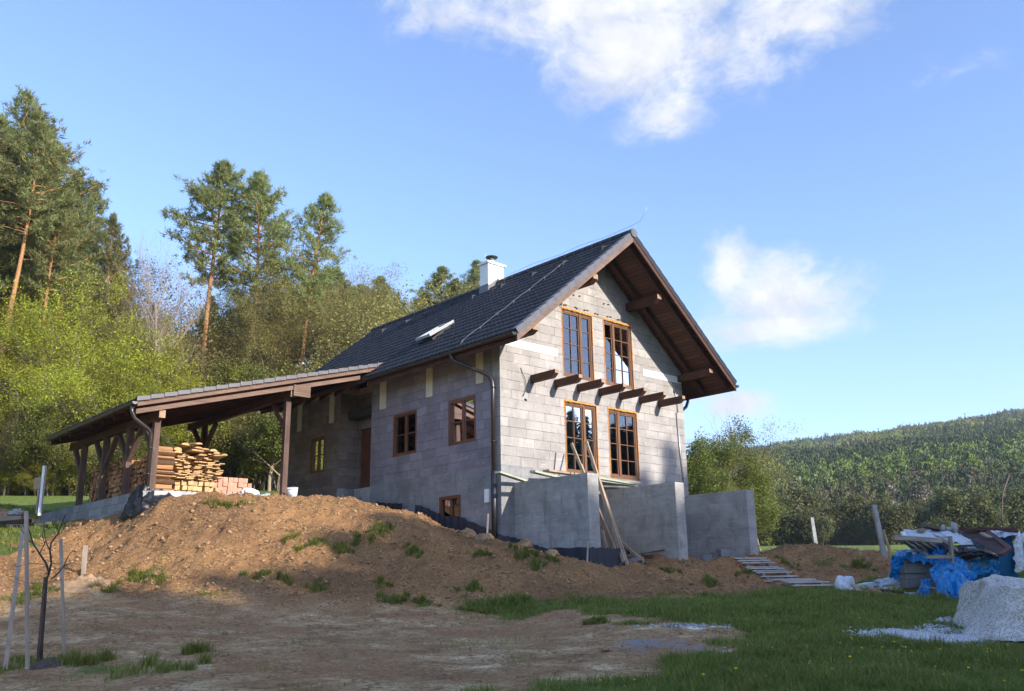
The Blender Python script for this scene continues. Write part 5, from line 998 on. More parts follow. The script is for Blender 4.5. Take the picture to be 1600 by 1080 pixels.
M['olive'] = leafmat('budding_twigs', (.20, .175, .055, 1), (.30, .265, .085, 1), (.42, .37, .13, 1), .45)
M['blossom'] = leafmat('white_blossom', (.30, .30, .20, 1), (.5, .5, .42, 1), (.7, .7, .62, 1), .3)
def barkmat(name, lo, hi, hz):
    t = NT(name, .9, .15); sep = t.new('ShaderNodeSeparateXYZ'); t.l.new(t.obj, sep.inputs[0]); f = t.rng(sep.outputs[2], hz*.3, hz*.6); n = t.noise(t.map(t.obj, (3, 3, 1)), 3, 6, .7)
    c = t.mix(f, t.ramp(n, [(.3, lo), (.7, tuple(min(1, q*1.8) for q in lo[:3])+(1,))]), t.ramp(n, [(.3, tuple(q*.7 for q in hi[:3])+(1,)), (.7, hi)])); t.color(c); t.bump(t.noise(t.map(t.obj, (5, 5, 1.5)), 4, 5, .7), .8, .05); return t.m
M['bark_pine'] = barkmat('pine_bark', (.17, .11, .075, 1), (.46, .24, .11, 1), 16)
M['bark_grey'] = barkmat('grey_bark', (.13, .11, .085, 1), (.22, .19, .14, 1), 10)
def blades(C, D, Ln, Wd, seed):
    r = np.random.default_rng(seed); n = len(C); s = np.cross(D, r.normal(size=(n, 3))); s /= np.linalg.norm(s, axis=1)[:, None]+1e-9
    return np.stack([C-s*Wd[:, None]/2, C+s*Wd[:, None]/2, C+D*Ln[:, None]], 1).reshape(-1, 3)
def unit(v): return v/(np.linalg.norm(v, axis=-1, keepdims=True)+1e-9)
class Tree: pass
def finish_tree(name, wood_mb, leafV, k, wmat, lmat):
    t = Tree(); t.name = name; t.h = max(v[2] for v in wood_mb.v); t.wood = wood_mb.mesh('trunk', wmat); t.crown = None
    if leafV is not None and len(leafV): t.crown = mesh_np('crown', leafV, np.arange(len(leafV)).reshape(-1, k), lmat)
    return t
def pine(seed, h=20., start=.5, crown_r=2.6, lean=.0, dens=1., nb=60):
    r = random.Random(seed); q = np.random.default_rng(seed); m = MB(); pts = []; ax = r.uniform(0, 6.28)
    for i in range(13): f = i/12; pts.append(Vector((math.cos(ax)*lean*h*(f**.7-.0)*.5+.18*math.sin(f*5+seed), math.sin(ax)*lean*h*f*.3+.15*math.sin(f*4+seed*2), f*h)))
    m.tube(pts, [max(.03, .19*(1-f/12*.85)) for f in range(13)], 8)
    P = lambda f: pts[min(11, int(f*12))].lerp(pts[min(11, int(f*12))+1], f*12-min(11, int(f*12))); C = []; D = []
    for i in range(nb):
        f = start+(1-start)*(i+r.random())/nb; f = min(f, .985); g = (f-start)/(1-start); L = crown_r*(math.sin(math.pi*min(1, (g*.80+.22)))**.8)*r.uniform(.55, 1.2)*(1 if g > .12 else .8)
        a = i*2.4+r.uniform(-.6, .6); el = r.uniform(-.1, .35)+g*.55; p = P(f); d = Vector((math.cos(a)*math.cos(el), math.sin(a)*math.cos(el), math.sin(el))); bp = [p]
        for k in range(1, 5): d = (d+Vector((r.uniform(-.15, .15), r.uniform(-.15, .15), .10))).normalized(); bp.append(bp[-1]+d*L/4)
        m.tube(bp, [.045*(1-k*.2)*(L/2.5)+.008 for k in range(5)], 4, False)
        nt = int((9+L*8)*dens)
        for k in range(nt):
            s = .32+.68*(k+r.random())/nt; j = min(3, int(s*4)); c = bp[j].lerp(bp[j+1], s*4-j); sd = Vector((r.gauss(0, 1), r.gauss(0, 1), r.gauss(0, .55))).normalized()*r.uniform(.05, .52)*(.5+.5*L/2); C.append(c+sd); D.append((d*.5+sd.normalized()*.6+Vector((0, 0, .35))).normalized())
    for i in range(14):   # dead stubs below the crown
        f = r.uniform(start*.45, start+.1); a = r.uniform(0, 6.28); L = r.uniform(.5, 2.0); p = P(f); d = Vector((math.cos(a), math.sin(a), r.uniform(-.1, .35))); m.tube([p, p+d*L*.5, p+d*L+Vector((0, 0, -.1*L))], [.028, .018, .006], 4, False)
    C = np.array(C); D = np.array(D); n = 13; n_ = len(C)*n; dirs = unit(np.repeat(D, n, 0)*.55+unit(q.normal(size=(n_, 3)))); c = np.repeat(C, n, 0)+q.normal(size=(n_, 3))*.06
    return finish_tree('scots_pine', m, blades(c, dirs, q.uniform(.16, .36, n_), q.uniform(.035, .07, n_), seed), 3, M['bark_pine'], M['needle'])
def spruce(seed, h=12., w_=2.2, mat='spruce', dens=1.):
    r = random.Random(seed); q = np.random.default_rng(seed); m = MB(); m.tube([(0, 0, 0), (.05, 0, h*.5), (0, 0, h)], [.16, .1, .02], 7); C = []; D = []
    nl = int(h*2.6)
    for i in range(nl):
        f = .06+.93*i/nl; z = f*h; nb_ = 7
        for b in range(nb_):
            a = b*6.28/nb_+i*1.3+r.uniform(-.3, .3); L = w_*(1-f)**.8*r.uniform(.7, 1.15)+.12; n_ = int((4+L*6)*dens)
            for k in range(n_): s = (k+r.random())/n_; x = L*s; C.append((math.cos(a)*x, math.sin(a)*x, z-.25*x+.1*x*x/w_+r.uniform(-.08, .08))); D.append((math.cos(a), math.sin(a), -.1))
    C = np.array(C); D = unit(np.array(D)); n = 8; N_ = len(C)*n; dirs = unit(np.repeat(D, n, 0)*.9+unit(q.normal(size=(N_, 3)))*.9)
    return finish_tree('spruce', m, blades(np.repeat(C, n, 0)+q.normal(size=(N_, 3))*.07, dirs, q.uniform(.15, .38, N_), q.uniform(.05, .10, N_), seed), 3, M['bark_grey'], M[mat])
def broad(seed, h=8., spread=.5, levels=5, leaf='leaf', nl=6, ls=.085, trunks=1, up=.35, r0=.10, name='young_tree', fork=3, cl=.25, droop=0., start=.22, wm='bark_grey'):
    r = random.Random(seed); q = np.random.default_rng(seed); m = MB(); tips = []
    def grow(p, d, L, rad, lv):
        pts = [p]; n = 4 if lv < 2 else 3
        for k in range(n): d = (d+Vector((r.uniform(-.22, .22), r.uniform(-.22, .22), r.uniform(-.05, .15)-droop*lv*.05))).normalized(); pts.append(pts[-1]+d*L/n)
        m.tube(pts, [rad*(1-.45*k/n) for k in range(n+1)], 6 if lv < 2 else (4 if lv < 4 else 3), False)
        if lv >= levels-2:
            for k in range(1, len(pts)): tips.append((pts[k], lv))
        if lv >= levels: return
        nf = fork+(1 if r.random() < .5 else 0)+(2 if lv == 0 else 0)
        for k in range(nf):
            f = (start+(1-start)*(k+r.random()*.8)/nf) if lv == 0 else .3+.7*(k+r.random())/nf; j = min(n-1, int(f*n)); c = pts[j].lerp(pts[j+1], f*n-j)
            a = r.uniform(0, 6.28); s = d.orthogonal().normalized(); s = Matrix.Rotation(a, 3, d) @ s; nd = (d*(1-spread*.6)+s*spread*r.uniform(.7, 1.3)+Vector((0, 0, up*.5))).normalized(); grow(c, nd, L*r.uniform(.5, .72), rad*(.5 if lv else .55)*(1-.4*f), lv+1)
    for k in range(trunks):
        a = r.uniform(0, 6.28); o = 0 if trunks == 1 else r.uniform(.1, .6); grow(Vector((math.cos(a)*o, math.sin(a)*o, 0)), Vector((math.cos(a)*.15*(trunks > 1)+r.uniform(-.06, .06), math.sin(a)*.15*(trunks > 1)+r.uniform(-.06, .06), 1)).normalized(), h*.60*(1 if k == 0 else r.uniform(.6, 1)), r0, 0)
    LV = None
    if leaf:
        C = np.repeat(np.array([tuple(t_[0]) for t_ in tips]), nl, 0); n = len(C); C = C+q.normal(size=(n, 3))*cl; C[:, 2] = np.maximum(C[:, 2], .15); a = unit(q.normal(size=(n, 3))+np.array([0, 0, .4])); b = unit(np.cross(a, q.normal(size=(n, 3)))); c_ = np.cross(a, b); s = (q.uniform(.6, 1.3, n)*ls)[:, None]
        LV = np.stack([C-b*s, C-c_*s*.6, C+b*s, C+c_*s*.6], 1).reshape(-1, 3)
    return finish_tree(name, m, LV, 4, M[wm], M[leaf] if leaf else None)
def place(T, x, y, s=1., rz=0., z=None, sx=None, label=None, cat='tree', group=None, tilt=(0, 0), sink=.15):
    zz = (gz(x, y) if z is None else z)-sink; o = empty(T.name, (x, y, zz), rz, label, cat, group); o.rotation_euler = (tilt[0], tilt[1], rz); o.scale = (sx or s, sx or s, s)
    link('trunk', T.wood, o)
    if T.crown: link('crown', T.crown, o)
    return o
def elev(py, px=800): d = ray(px, py); return d[2]/d[1]
# prototypes
PN = [pine(1, 20, .50, 2.9, .04, 1.1, 70), pine(2, 20, .42, 2.6, .08, 1.1, 76), pine(3, 20, .60, 2.6, .03, 1.1, 58), pine(4, 20, .34, 3.0, .05, 1.15, 84), pine(5, 20, .55, 2.2, .22, 1.0, 56), pine(6, 20, .46, 3.1, .05, .62, 58), pine(7, 20, .66, 2.5, .07, 1.0, 44)]
SPc = [spruce(11, 12, 2.6), spruce(12, 12, 2.0)]
LF = [broad(21, 7, .62, 5, 'leaf', 2, .058, 3, .3, .07, cl=.12), broad(22, 8, .55, 5, 'leaf', 2, .058, 2, .3, .08, cl=.12), broad(23, 6, .75, 5, 'leaf', 2, .055, 3, .2, .06, cl=.12)]
LMd = [broad(31, 8, .6, 5, 'leaf_mid', 5, .075, 2, .3, .09), broad(32, 9, .7, 5, 'leaf_mid', 4, .075, 1, .2, .12)]
OLV = [broad(41, 9, .6, 5, 'olive', 4, .055, 2, .35, .09, cl=.3), broad(42, 10, .7, 5, 'olive', 4, .055, 1, .25, .12, cl=.3), broad(43, 7, .75, 5, 'olive', 4, .05, 3, .3, .06, cl=.3)]
M['bark_pale'] = barkmat('pale_bark', (.26, .21, .15, 1), (.36, .29, .22, 1), 10)
BR = [broad(57, 11, .5, 5, None, trunks=1, up=.75, r0=.24, name='bare_tree', wm='bark_pale', fork=4), broad(58, 11, .40, 5, None, trunks=1, up=.8, r0=.15, name='bare_tree', wm='bark_pale', fork=3), broad(53, 8, .6, 5, None, trunks=2, up=.5, r0=.10, name='bare_tree', wm='bark_pale')]
LFB = [broad(25, 12, .6, 6, 'leaf', 1, .062, 2, .3, .11, cl=.16), broad(26, 12, .68, 6, 'leaf', 1, .062, 1, .3, .13, cl=.16)]
OLB = [broad(44, 18, .58, 6, 'olive', 2, .055, 1, .35, .17, cl=.22), broad(45, 17, .66, 6, 'olive', 1, .06, 2, .3, .15, cl=.22)]
M['bush'] = leafmat('dull_bush', (.075, .09, .03, 1), (.12, .135, .045, 1), (.20, .19, .08, 1), .35)
BU = [broad(71, 4, .7, 4, 'bush', 6, .13, 3, .25, .06, cl=.32, name='bush'), broad(72, 4.5, .6, 4, 'bush', 6, .13, 3, .3, .06, cl=.32, name='bush'), broad(73, 4, .8, 4, 'bush', 4, .11, 3, .25, .06, cl=.3, name='bush')]
BL = [broad(61, 6, .6, 5, 'blossom', 3, .06, 2, .3, .07, name='blossoming_tree')]
def tree_at(T, px, pytop, Y, h0, **k):
    d = ray(px, pytop); x = d[0]/d[1]*Y; g = gz(x, Y); top = d[2]/d[1]*Y; s = (top-g)/(T.h+.15)
    # refine x for the base: keep the crown in place
    return place(T, x, Y, s, k.pop('rz', rnd.uniform(0, 6.28)), z=g, sx=k.pop('sx', None) or s, **k)
# main pines, left to right
def nm(t): return t
for (px, py, Y, i, rz, sx, lb) in (
    (2, 168, 41, 3, 1.0, 1.05, 'tall pine cut by the left picture edge, its orange trunk half outside'),
    (14, 196, 39.2, 6, 1.2, 1.1, 'front pine at far left with the longest bare orange trunk'),
    (52, 188, 39.6, 6, 3.4, 1.1, 'second front pine at left, its bare orange trunk beside the longest one'),
    (88, 300, 40.2, 6, 5.0, 1.0, 'thinner front pine whose orange trunk rises from the bright leaves'),
    (33, 133, 42, 5, 2.0, 1.15, 'tallest pine of the left group with a bright orange trunk'),
    (68, 172, 43, 5, .4, 1.2, 'second tallest pine of the left group, just right of the tallest'),
    (96, 215, 47, 3, 3.0, 1.0, 'dark pine behind the right shoulder of the tallest pair'),
    (122, 262, 44, 3, 4.4, .95, 'pine with a layered crown below the right shoulder of the left group'),
    (150, 282, 48, 1, 5.2, .8, 'narrow pine standing out at the right end of the left group'),
    (178, 325, 46, 3, .9, .8, 'lower pine at the right rim of the left group'),
    (196, 372, 50, 1, 2.9, .75, 'smallest pine at the far right foot of the left group'),
    (350, 243, 45.2, 2, 1.2, 1.15, 'left one of the three tall slender pines behind the carport'),
    (412, 262, 45.8, 0, 2.4, 1.1, 'middle one of the three tall slender pines behind the carport'),
    (462, 290, 45.4, 4, 3.0, 1.1, 'right one of the three tall slender pines, its trunk leaning'),
    (596, 425, 58, 3, 1.1, 1.5, 'small pine seen over the ridge left of the gap in the tree line'),
    (568, 440, 60, 0, 2.5, 1.4, 'lower pine left of the small ridge-line pine'),
    (632, 458, 60, 1, 2.8, 1.2, 'stunted pine low over the ridge between two taller ones'),
    (694, 412, 58, 3, 3.1, 1.5, 'pine over the ridge second left of the white chimney'),
    (664, 448, 57, 3, .4, 1.3, 'short bushy pine over the roof slope'),
    (738, 408, 60, 1, 5.1, 1.5, 'pine partly hidden by the white chimney'),
    (716, 430, 56, 3, 2.1, 1.3, 'low pine just left of the white chimney')):
    o = tree_at(PN[i], px, py, Y, 20, rz=rz, label=lb, group=None); o.scale = (o.scale[0]*sx, o.scale[0]*sx, o.scale[2])
# trees behind, several depth layers, following the skyline
SKX = [-120, 0, 60, 110, 160, 210, 240, 300, 340, 400, 450, 500, 560, 620, 680, 760]
SKY_ = [190, 200, 205, 270, 340, 450, 495, 505, 490, 485, 468, 425, 440, 485, 490, 490]
def fill(protos, n, x0, x1, Y0, Y1, dy, h0, label, cat, group, sxr=(.8, 1.2), lo=0):
    for k in range(n):
        px = x0+(x1-x0)*(k+rnd.uniform(.1, .9))/n; Y = rnd.uniform(Y0, Y1); T, hh = protos[rnd.randrange(len(protos))]; py = np.interp(px, SKX, SKY_)+dy+rnd.uniform(0, lo); d = ray(px, py); x = d[0]/d[1]*Y; g = gz(x, Y); s = max(.25, (d[2]/d[1]*Y-g)/T.h); o = place(T, x, Y, s, rnd.uniform(0, 6.28), z=g, sx=s*rnd.uniform(*sxr), label=label, cat=cat, group=group)
fill([(PN[3], 20), (PN[1], 20)], 10, -60, 215, 50, 58, 35, 20, 'dark pine deep inside the wood behind the left group', 'tree', 'pines deep in the wood at left', (.9, 1.2), 70)
fill([(PN[3], 20), (PN[1], 20)], 9, 225, 560, 56, 66, 25, 20, 'pine in the dense wood behind the three slender pines', 'tree', 'pines deep in the wood behind the carport', (.8, 1.1), 60)
fill([(t_, h_) for t_, h_ in ((OLB[0], 9), (OLB[1], 10), (OLB[0], 7))], 30, 200, 680, 46, 56, -10, 0, 'brownish budding tree in the wood behind the carport', 'tree', 'budding trees behind the carport', (.9, 1.3), 90)
fill([(OLV[0], 9), (OLV[1], 9), (OLB[0], 9), (OLV[2], 10)], 36, 215, 610, 46, 53, -25, 0, 'lower brown-green tree behind the three slender pines', 'tree', 'lower trees behind the carport', (1.0, 1.4), 60)
fill([(PN[3], 20), (PN[1], 20), (PN[0], 20)], 22, 330, 610, 52, 60, -30, 0, 'half-grown pine in the wood behind the three slender pines', 'tree', 'half-grown pines behind the carport', (.9, 1.2), 50)
fill([(OLB[0], 9), (OLB[1], 10), (SPc[0], 12), (SPc[1], 12)], 18, -60, 260, 45, 50, 110, 0, 'olive-brown tree between the pines at left', 'tree', 'mixed trees below the left pines', (.9, 1.2), 120)
fill([(LF[0], 7), (LF[1], 8), (LF[2], 6)], 20, -80, 235, 39, 43, 0, 0, 'bright yellow-green young tree at the edge of the wood', 'tree', 'bright green young trees at the wood edge', (.9, 1.2)) if False else None
for k in range(26):   # bright edge of the wood
    px = -90+k*13.1+rnd.uniform(-8, 8); Y = rnd.uniform(37.5, 43); py = np.interp(px, [-90, 0, 50, 90, 160, 230, 260], [450, 510, 470, 385, 430, 540, 590])+rnd.uniform(-15, 170); T, hh = ((LFB[0], 7), (LFB[1], 8), (LF[2], 6))[k % 3 if py > 520 else k % 2]; d = ray(px, py); x = d[0]/d[1]*Y; g = gz(x, Y); s = max(.3, (d[2]/d[1]*Y-g)/T.h)
    place(T, x, Y, s, rnd.uniform(0, 6.28), z=g, sx=max(s, .7)*rnd.uniform(.8, 1.05), label='bright yellow-green young tree at the left edge of the wood', group='bright green young trees at the wood edge')
for k in range(22):   # under and behind the carport
    px = 235+k*11+rnd.uniform(-5, 5); Y = rnd.uniform(44.5, 49); py = rnd.uniform(540, 620); T, hh = ((LMd[0], 8), (LMd[1], 9), (OLV[2], 7), (LF[1], 8))[k % 4]; d = ray(px, py); x = d[0]/d[1]*Y; g = gz(x, Y); s = max(.3, (d[2]/d[1]*Y-g)/T.h); place(T, x, Y, s, rnd.uniform(0, 6.28), z=g, sx=max(s, .6)*rnd.uniform(.8, 1.1), label='fresh green undergrowth tree seen through the open carport', group='young trees behind the carport')
for k in range(46):   # low shrubs along the edge
    px = -60+k*11.5+rnd.uniform(-5, 5); Y = rnd.uniform(36.6, 39) if px < 225 else rnd.uniform(42.5, 45); T = (LF[2], OLV[2], LMd[0], BR[2], OLV[2])[k % 5]; d = ray(px, 775); x = d[0]/d[1]*Y; s = rnd.uniform(.26, .45)*(1 if px < 225 else 1.7); place(T, x, Y, s, rnd.uniform(0, 6.28), sx=s*1.25, label='low shrub at the foot of the wood edge', cat='shrub', group='shrubs along the wood edge')
for (px, py, Y, i, h, sx, lb) in ((288, 325, 42.5, 0, 11, .95, 'large bare tree with upswept branches left of the slender pines'), (228, 355, 43, 1, 11, .8, 'thin bare tree with a pale straight trunk beside the left pines'), (262, 370, 45, 1, 11, .9, 'bare tree between the thin one and the large one'), (318, 360, 47, 1, 11, .8, 'bare tree just left of the first slender pine'), (540, 405, 55, 1, 11, .9, 'bare treetop above the wood right of the slender pines'), (560, 470, 50, 2, 8, .9, 'small bare tree above the far end of the roof'), (165, 520, 38.5, 1, 11, .8, 'bare forked stem rising through the bright leaves below the left pines'), (80, 560, 38.2, 1, 11, .8, 'bare grey stem between the bright leaves at left'), (205, 560, 39, 1, 11, .8, 'bare thin stem at the right end of the bright leaves'), (130, 600, 37.2, 1, 11, .8, 'slim bare stem before the bright green leaves at left'), (30, 590, 37.0, 1, 11, .8, 'leaning bare stem at the far left wood edge'), (420, 600, 44, 2, 8, 1, 'bare bush seen under the carport roof beside the tall post')):
    o = tree_at(BR[i], px, py, Y, h*.97, label=lb); o.scale = (o.scale[0]*sx, o.scale[0]*sx, o.scale[2])
tree_at(BL[0], 548, 505, 49, 5.7, label='white blossoming tree above the far end of the roof'); 
# right of the house
for (T, h, px, py, Y, sx, lb) in ((BR[0], 11, 1098, 610, 46, 1.2, 'bare-topped tree just right of the house wall'), (LMd[0], 8, 1085, 668, 45, 1.1, 'olive-green tree filling the space behind the far terrace wall'), (LMd[1], 9, 1125, 648, 47, 1.0, 'tall leafy tree right of the house, the roundest crown'), (LMd[0], 8, 1152, 690, 46, .9, 'leafy tree at the right end of the clump beside the house'), (LMd[1], 9, 1105, 700, 44, 1.3, 'lower leafy tree at the front of the clump beside the house'), (OLV[0], 8, 1140, 745, 44, 1.1, 'bushy tree low at the right of the clump beside the house'), (BR[1], 11, 1172, 665, 48, .8, 'thin bare tree behind the right end of the leafy clump'), (OLV[1], 10, 1110, 650, 49, 1.1, 'brownish tree behind the leafy clump beside the house'), (OLV[1], 9, 1160, 780, 46, 1.2, 'low leafy bush at the far right foot of the clump')):
    o = tree_at(T, px, py, Y, h, label=lb); o.scale = (o.scale[0]*sx, o.scale[0]*sx, o.scale[2])
for k in range(11):
    place(LF[k % 3] if k % 2 else LMd[0], -33-rnd.uniform(0, 6), 4+k*2.9, rnd.uniform(.9, 1.3), rnd.uniform(0, 6.28), label='green tree of the wood edge outside the left of the view', group='wood edge trees beside the viewer')
for k in range(16):
    place(LF[k % 3] if k % 2 else LMd[1], -30-rnd.uniform(0, 12), 31+k*.9, rnd.uniform(1.3, 1.7), rnd.uniform(0, 6.28), label='green tree of the wood edge outside the left of the view', group='wood edge trees beside the viewer')
# off to the right behind the camera: the belt of trees that shades the yard
ds = np.array([SUN[0], SUN[1]])/math.hypot(SUN[0], SUN[1]); es = np.array([-ds[1], ds[0]]); tanS = SUN[2]/math.hypot(SUN[0], SUN[1])
OCW = [-10, 6, 10, 11.2, 13, 15, 16.4, 17.2, 18.2, 21.4, 25, 30, 34, 60]; OCH = [8.2, 8.0, 7.4, 6.8, 7.1, 8.0, 8.4, 7.3, 6.8, 7.5, 9.2, 9, 6, 3]
k = 0; w_ = -6.
while w_ < 60:
    for row in range(2):
        t0 = 30+row*5+rnd.uniform(-1.5, 1.5); ww = w_+row*.9; P = ds*t0+es*ww; g = gz(P[0], P[1]); hgt = np.interp(ww, OCW, OCH)+t0*tanS-g+rnd.uniform(-.6, .3)-row*.4; s = hgt/12; place(SPc[(k+row) % 2], P[0], P[1], s, rnd.uniform(0, 6.28), sx=max(.9, 1.05+rnd.uniform(-.1, .15)), label='dark spruce in the tree belt behind the viewer', group='spruces behind the viewer')
    w_ += 1.35; k += 1
# ------------------------------------------------------------------ wooded hillside (a far wood that reads as one mass)
def hill_wood():
    r = np.random.default_rng(77); n = 36000; a = r.uniform(.2, .66, n); Y = 112+(640-112)*r.random(n)**.72; x = a*Y; d0 = fbm(x*.012, Y*.012, 4, 91); z = ground_h(x, Y); d1 = fbm(x*.03, Y*.018, 3, 95)
    kind = np.where(d0+r.normal(0, .22, n) > .05, 0, 1); band = (np.abs((Y-150)-40*(a-.3)) < 26)&(r.random(n) < .45); kind = np.where(band, 2, kind); kind = np.where((Y < 260)&(kind == 1)&(r.random(n) < .55), 0, kind); kind = np.where((Y < 145)&(r.random(n) < .5), 1, kind); kind = np.where((r.random(n) < .02)&(Y < 260), 3, kind); kind = np.where((Y > 470)&(r.random(n) < .5), 1, kind)
    VV = []; tint = []; ns, nr_ = 7, 5; SA = np.linspace(0, 2*np.pi, ns, endpoint=False)
    for i in range(n):
        kd = kind[i]; dist = Y[i]; con = kd in (0, 2); h = r.uniform(3.2, 7.0)*(1 if con else .8)*(.75+.25*min(1, dist/400)); w = h*(.24 if con else .44)*r.uniform(.8, 1.25); base = {0: .10, 1: .45, 2: .72, 3: .97}[kd]+r.normal(0, .035)+(.5*d1[i] if kd == 1 else .09*d1[i]+.05)
        hz_, rd = (np.array([.05, .25, .5, .76, 1.]), np.array([.9, 1., .66, .34, .02])) if con else (np.array([.08, .32, .6, .86, 1.]), np.array([.6, 1., 1.02, .62, .08]))
        R_ = w*rd[:, None]*r.uniform(.6, 1.1, (nr_, ns))*(.72 if dist < 260 else .9); Zr = h*hz_[:, None]+r.normal(0, .05*h, (nr_, ns))*(.5 if con else 1); G = np.stack([x[i]+R_*np.cos(SA+r.uniform(0, 1)), Y[i]+R_*np.sin(SA), z[i]+Zr], -1)
        A0, A1, B1, B0 = G[:-1], np.roll(G, -1, 1)[:-1], np.roll(G, -1, 1)[1:], G[1:]
        near_ = dist < 250; k_ = 0 if near_ else (nr_-1)*ns*6
        if not near_: VV.append(np.stack([A0, A1, B1, A0, B1, B0], 2).reshape(-1, 3))
        nf = int(26000/dist) if near_ else int(np.clip(14000/dist, 20, 110)); q = r.integers(0, (nr_)*ns, nf); C = G.reshape(-1, 3)[q]*.5+np.roll(G.reshape(-1, 3), 1, 0)[q]*.5+r.normal(0, .05*h, (nf, 3)); dr = unit(C-np.array([x[i], Y[i], z[i]+h*.35])+r.normal(0, .4, (nf, 3))); s = unit(np.cross(dr, r.normal(size=(nf, 3)))); sz = np.clip(dist/(1150 if near_ else 1700), .075, .30)*r.uniform(.7, 1.5, nf)
        VV.append(np.stack([C-s*sz[:, None], C+s*sz[:, None], C+dr*sz[:, None]*2.2], 1).reshape(-1, 3)); tint.append(np.full(k_+nf*3, base))
    V = np.concatenate(VV); T_ = np.concatenate(tint); t = NT('hillside_foliage', .8, .15); at_ = t.new('ShaderNodeAttribute'); at_.attribute_name = 'tint'; g = t.new('ShaderNodeNewGeometry')
    c = t.ramp(at_.outputs['Fac'], [(0, (.042, .066, .036, 1)), (.2, (.070, .095, .042, 1)), (.33, (.14, .11, .075, 1)), (.45, (.15, .15, .045, 1)), (.6, (.21, .24, .045, 1)), (.78, (.13, .19, .045, 1)), (.95, (.30, .28, .22, 1))])
    hs = t.new('ShaderNodeHueSaturation'); t.l.new(c, hs.inputs['Color']); t.l.new(t.rng(g.outputs['Random Per Island'], 0, 1, .88, 1.12, False), hs.inputs['Value']); t.color(hs.outputs[0])
    o = link('hillside_wood', mesh_np('hillside_wood', V, np.arange(len(V)).reshape(-1, 3), t.m, attrs={'tint': T_})); tag(o, kind='stuff'); return len(V)//3
hill_wood()
# hedge of bushes between field and hill, right
for k in range(64):
    px = 1185+k*7.4+rnd.uniform(-5, 5); Y = rnd.uniform(90, 106); T = BU[k % 3]; d = ray(px, 840); x = d[0]/d[1]*Y; s = rnd.uniform(.6, 1.15); place(T, x, Y, s, rnd.uniform(0, 6.28), sx=s*1.1, label='dull green bush in the hedge along the far side of the field', cat='bush', group='bushes beyond the field')
for px, py, lb in ((1282, 790, 'pale blossoming tree at the left end of the far hedge'), (1385, 780, 'wide whitish tree above the middle of the far hedge'), (1420, 785, 'second whitish tree above the middle of the far hedge'), (1540, 795, 'small white tree at the right of the far hedge')): tree_at(BL[0], px, py, 112, 5.7, label=lb)
# ------------------------------------------------------------------ grass
def grass(name, n, fx, hmin, hmax, wd, mat, seed, ybias=1.):
    r = np.random.default_rng(seed); x, y = fx(r, n); z = ground_h(x, y); N_ = len(x); h = r.uniform(hmin, hmax, N_)*(1+.65*fbm(x*1.7, y*1.7, 4, seed)*1.6)*np.where(r.random(N_) < .06, 1.7, 1); h = np.maximum(h, hmin*.5); w = wd*(.6+.09*y)*.5*r.uniform(.7, 1.3, N_); a = r.uniform(0, 6.28, N_); l = r.uniform(.2, 1.15, N_)*h
    dx, dy = np.cos(a), np.sin(a); sx_, sy_ = -dy*w/2, dx*w/2; B = np.stack([x, y, z-.01], 1); S = np.stack([sx_, sy_, 0*w], 1); m1 = B+np.stack([dx*l*.3, dy*l*.3, h*.6], 1); tp = B+np.stack([dx*l, dy*l, h], 1)
    V = np.stack([B-S, B+S, m1+S*.8, m1-S*.8, m1-S*.8, m1+S*.8, tp, tp], 1)
    VV = np.stack([B-S, B+S, m1+S*.75, tp, m1-S*.75], 1).reshape(-1, 3); I = np.arange(N_)[:, None]*5
    F = np.concatenate([I+np.array([[0, 1, 2]]), I+np.array([[0, 2, 4]]), I+np.array([[4, 2, 3]])]); o = link(name, mesh_np(name, VV, F, mat)); tag(o, kind='stuff'); return N_
M['grass2'] = leafmat('coarse_grass', (.12, .15, .02, 1), (.20, .24, .04, 1), (.36, .34, .12, 1), .45, 0)
M['grass'] = leafmat('grass_blades', (.13, .17, .025, 1), (.22, .27, .05, 1), (.40, .39, .13, 1), .5, 0)
def f_lawn(r, n):
    Y = 9.2+(24-9.2)*r.random(n)**1.25; a = r.uniform(-.30, .62, n); x = a*Y; g = grass_amt(x, Y); k = r.random(n) < g**1.5*(.42+1.3*(fbm(x*1.1, Y*1.1, 4, 5)+.3)); k &= (x > -3.2); return x[k], Y[k]
def f_left(r, n):
    Y = 9.6+(30-9.6)*r.random(n); a = r.uniform(-.64, -.0, n); x = a*Y; g = grass_amt(x, Y); k = (r.random(n) < g**1.5*(.35+1.3*(fbm(x*1.6, Y*1.6, 3, 15)+.2)))&(x <= -3.2); return x[k], Y[k]
def f_bank(r, n):
    x = r.uniform(-3.2, 12, n); Y = r.uniform(16.5, 30, n); g = grass_amt(x, Y); u, v = to_loc(x, Y); k = (r.random(n) < g**1.6*(.3+1.2*(fbm(x*2.5, Y*2.5, 3, 25)+.2)))&(loose(x, Y) > .3)&~((u > 0)&(v > -.2)&(u < 8)); return x[k], Y[k]
(grass('lawn_grass', 1400000, f_lawn, .035, .095, .012, M['grass'], 3), grass('meadow_grass', 420000, f_left, .035, .11, .013, M['grass'], 4), grass('bank_grass', 260000, f_bank, .025, .09, .011, M['grass'], 5))
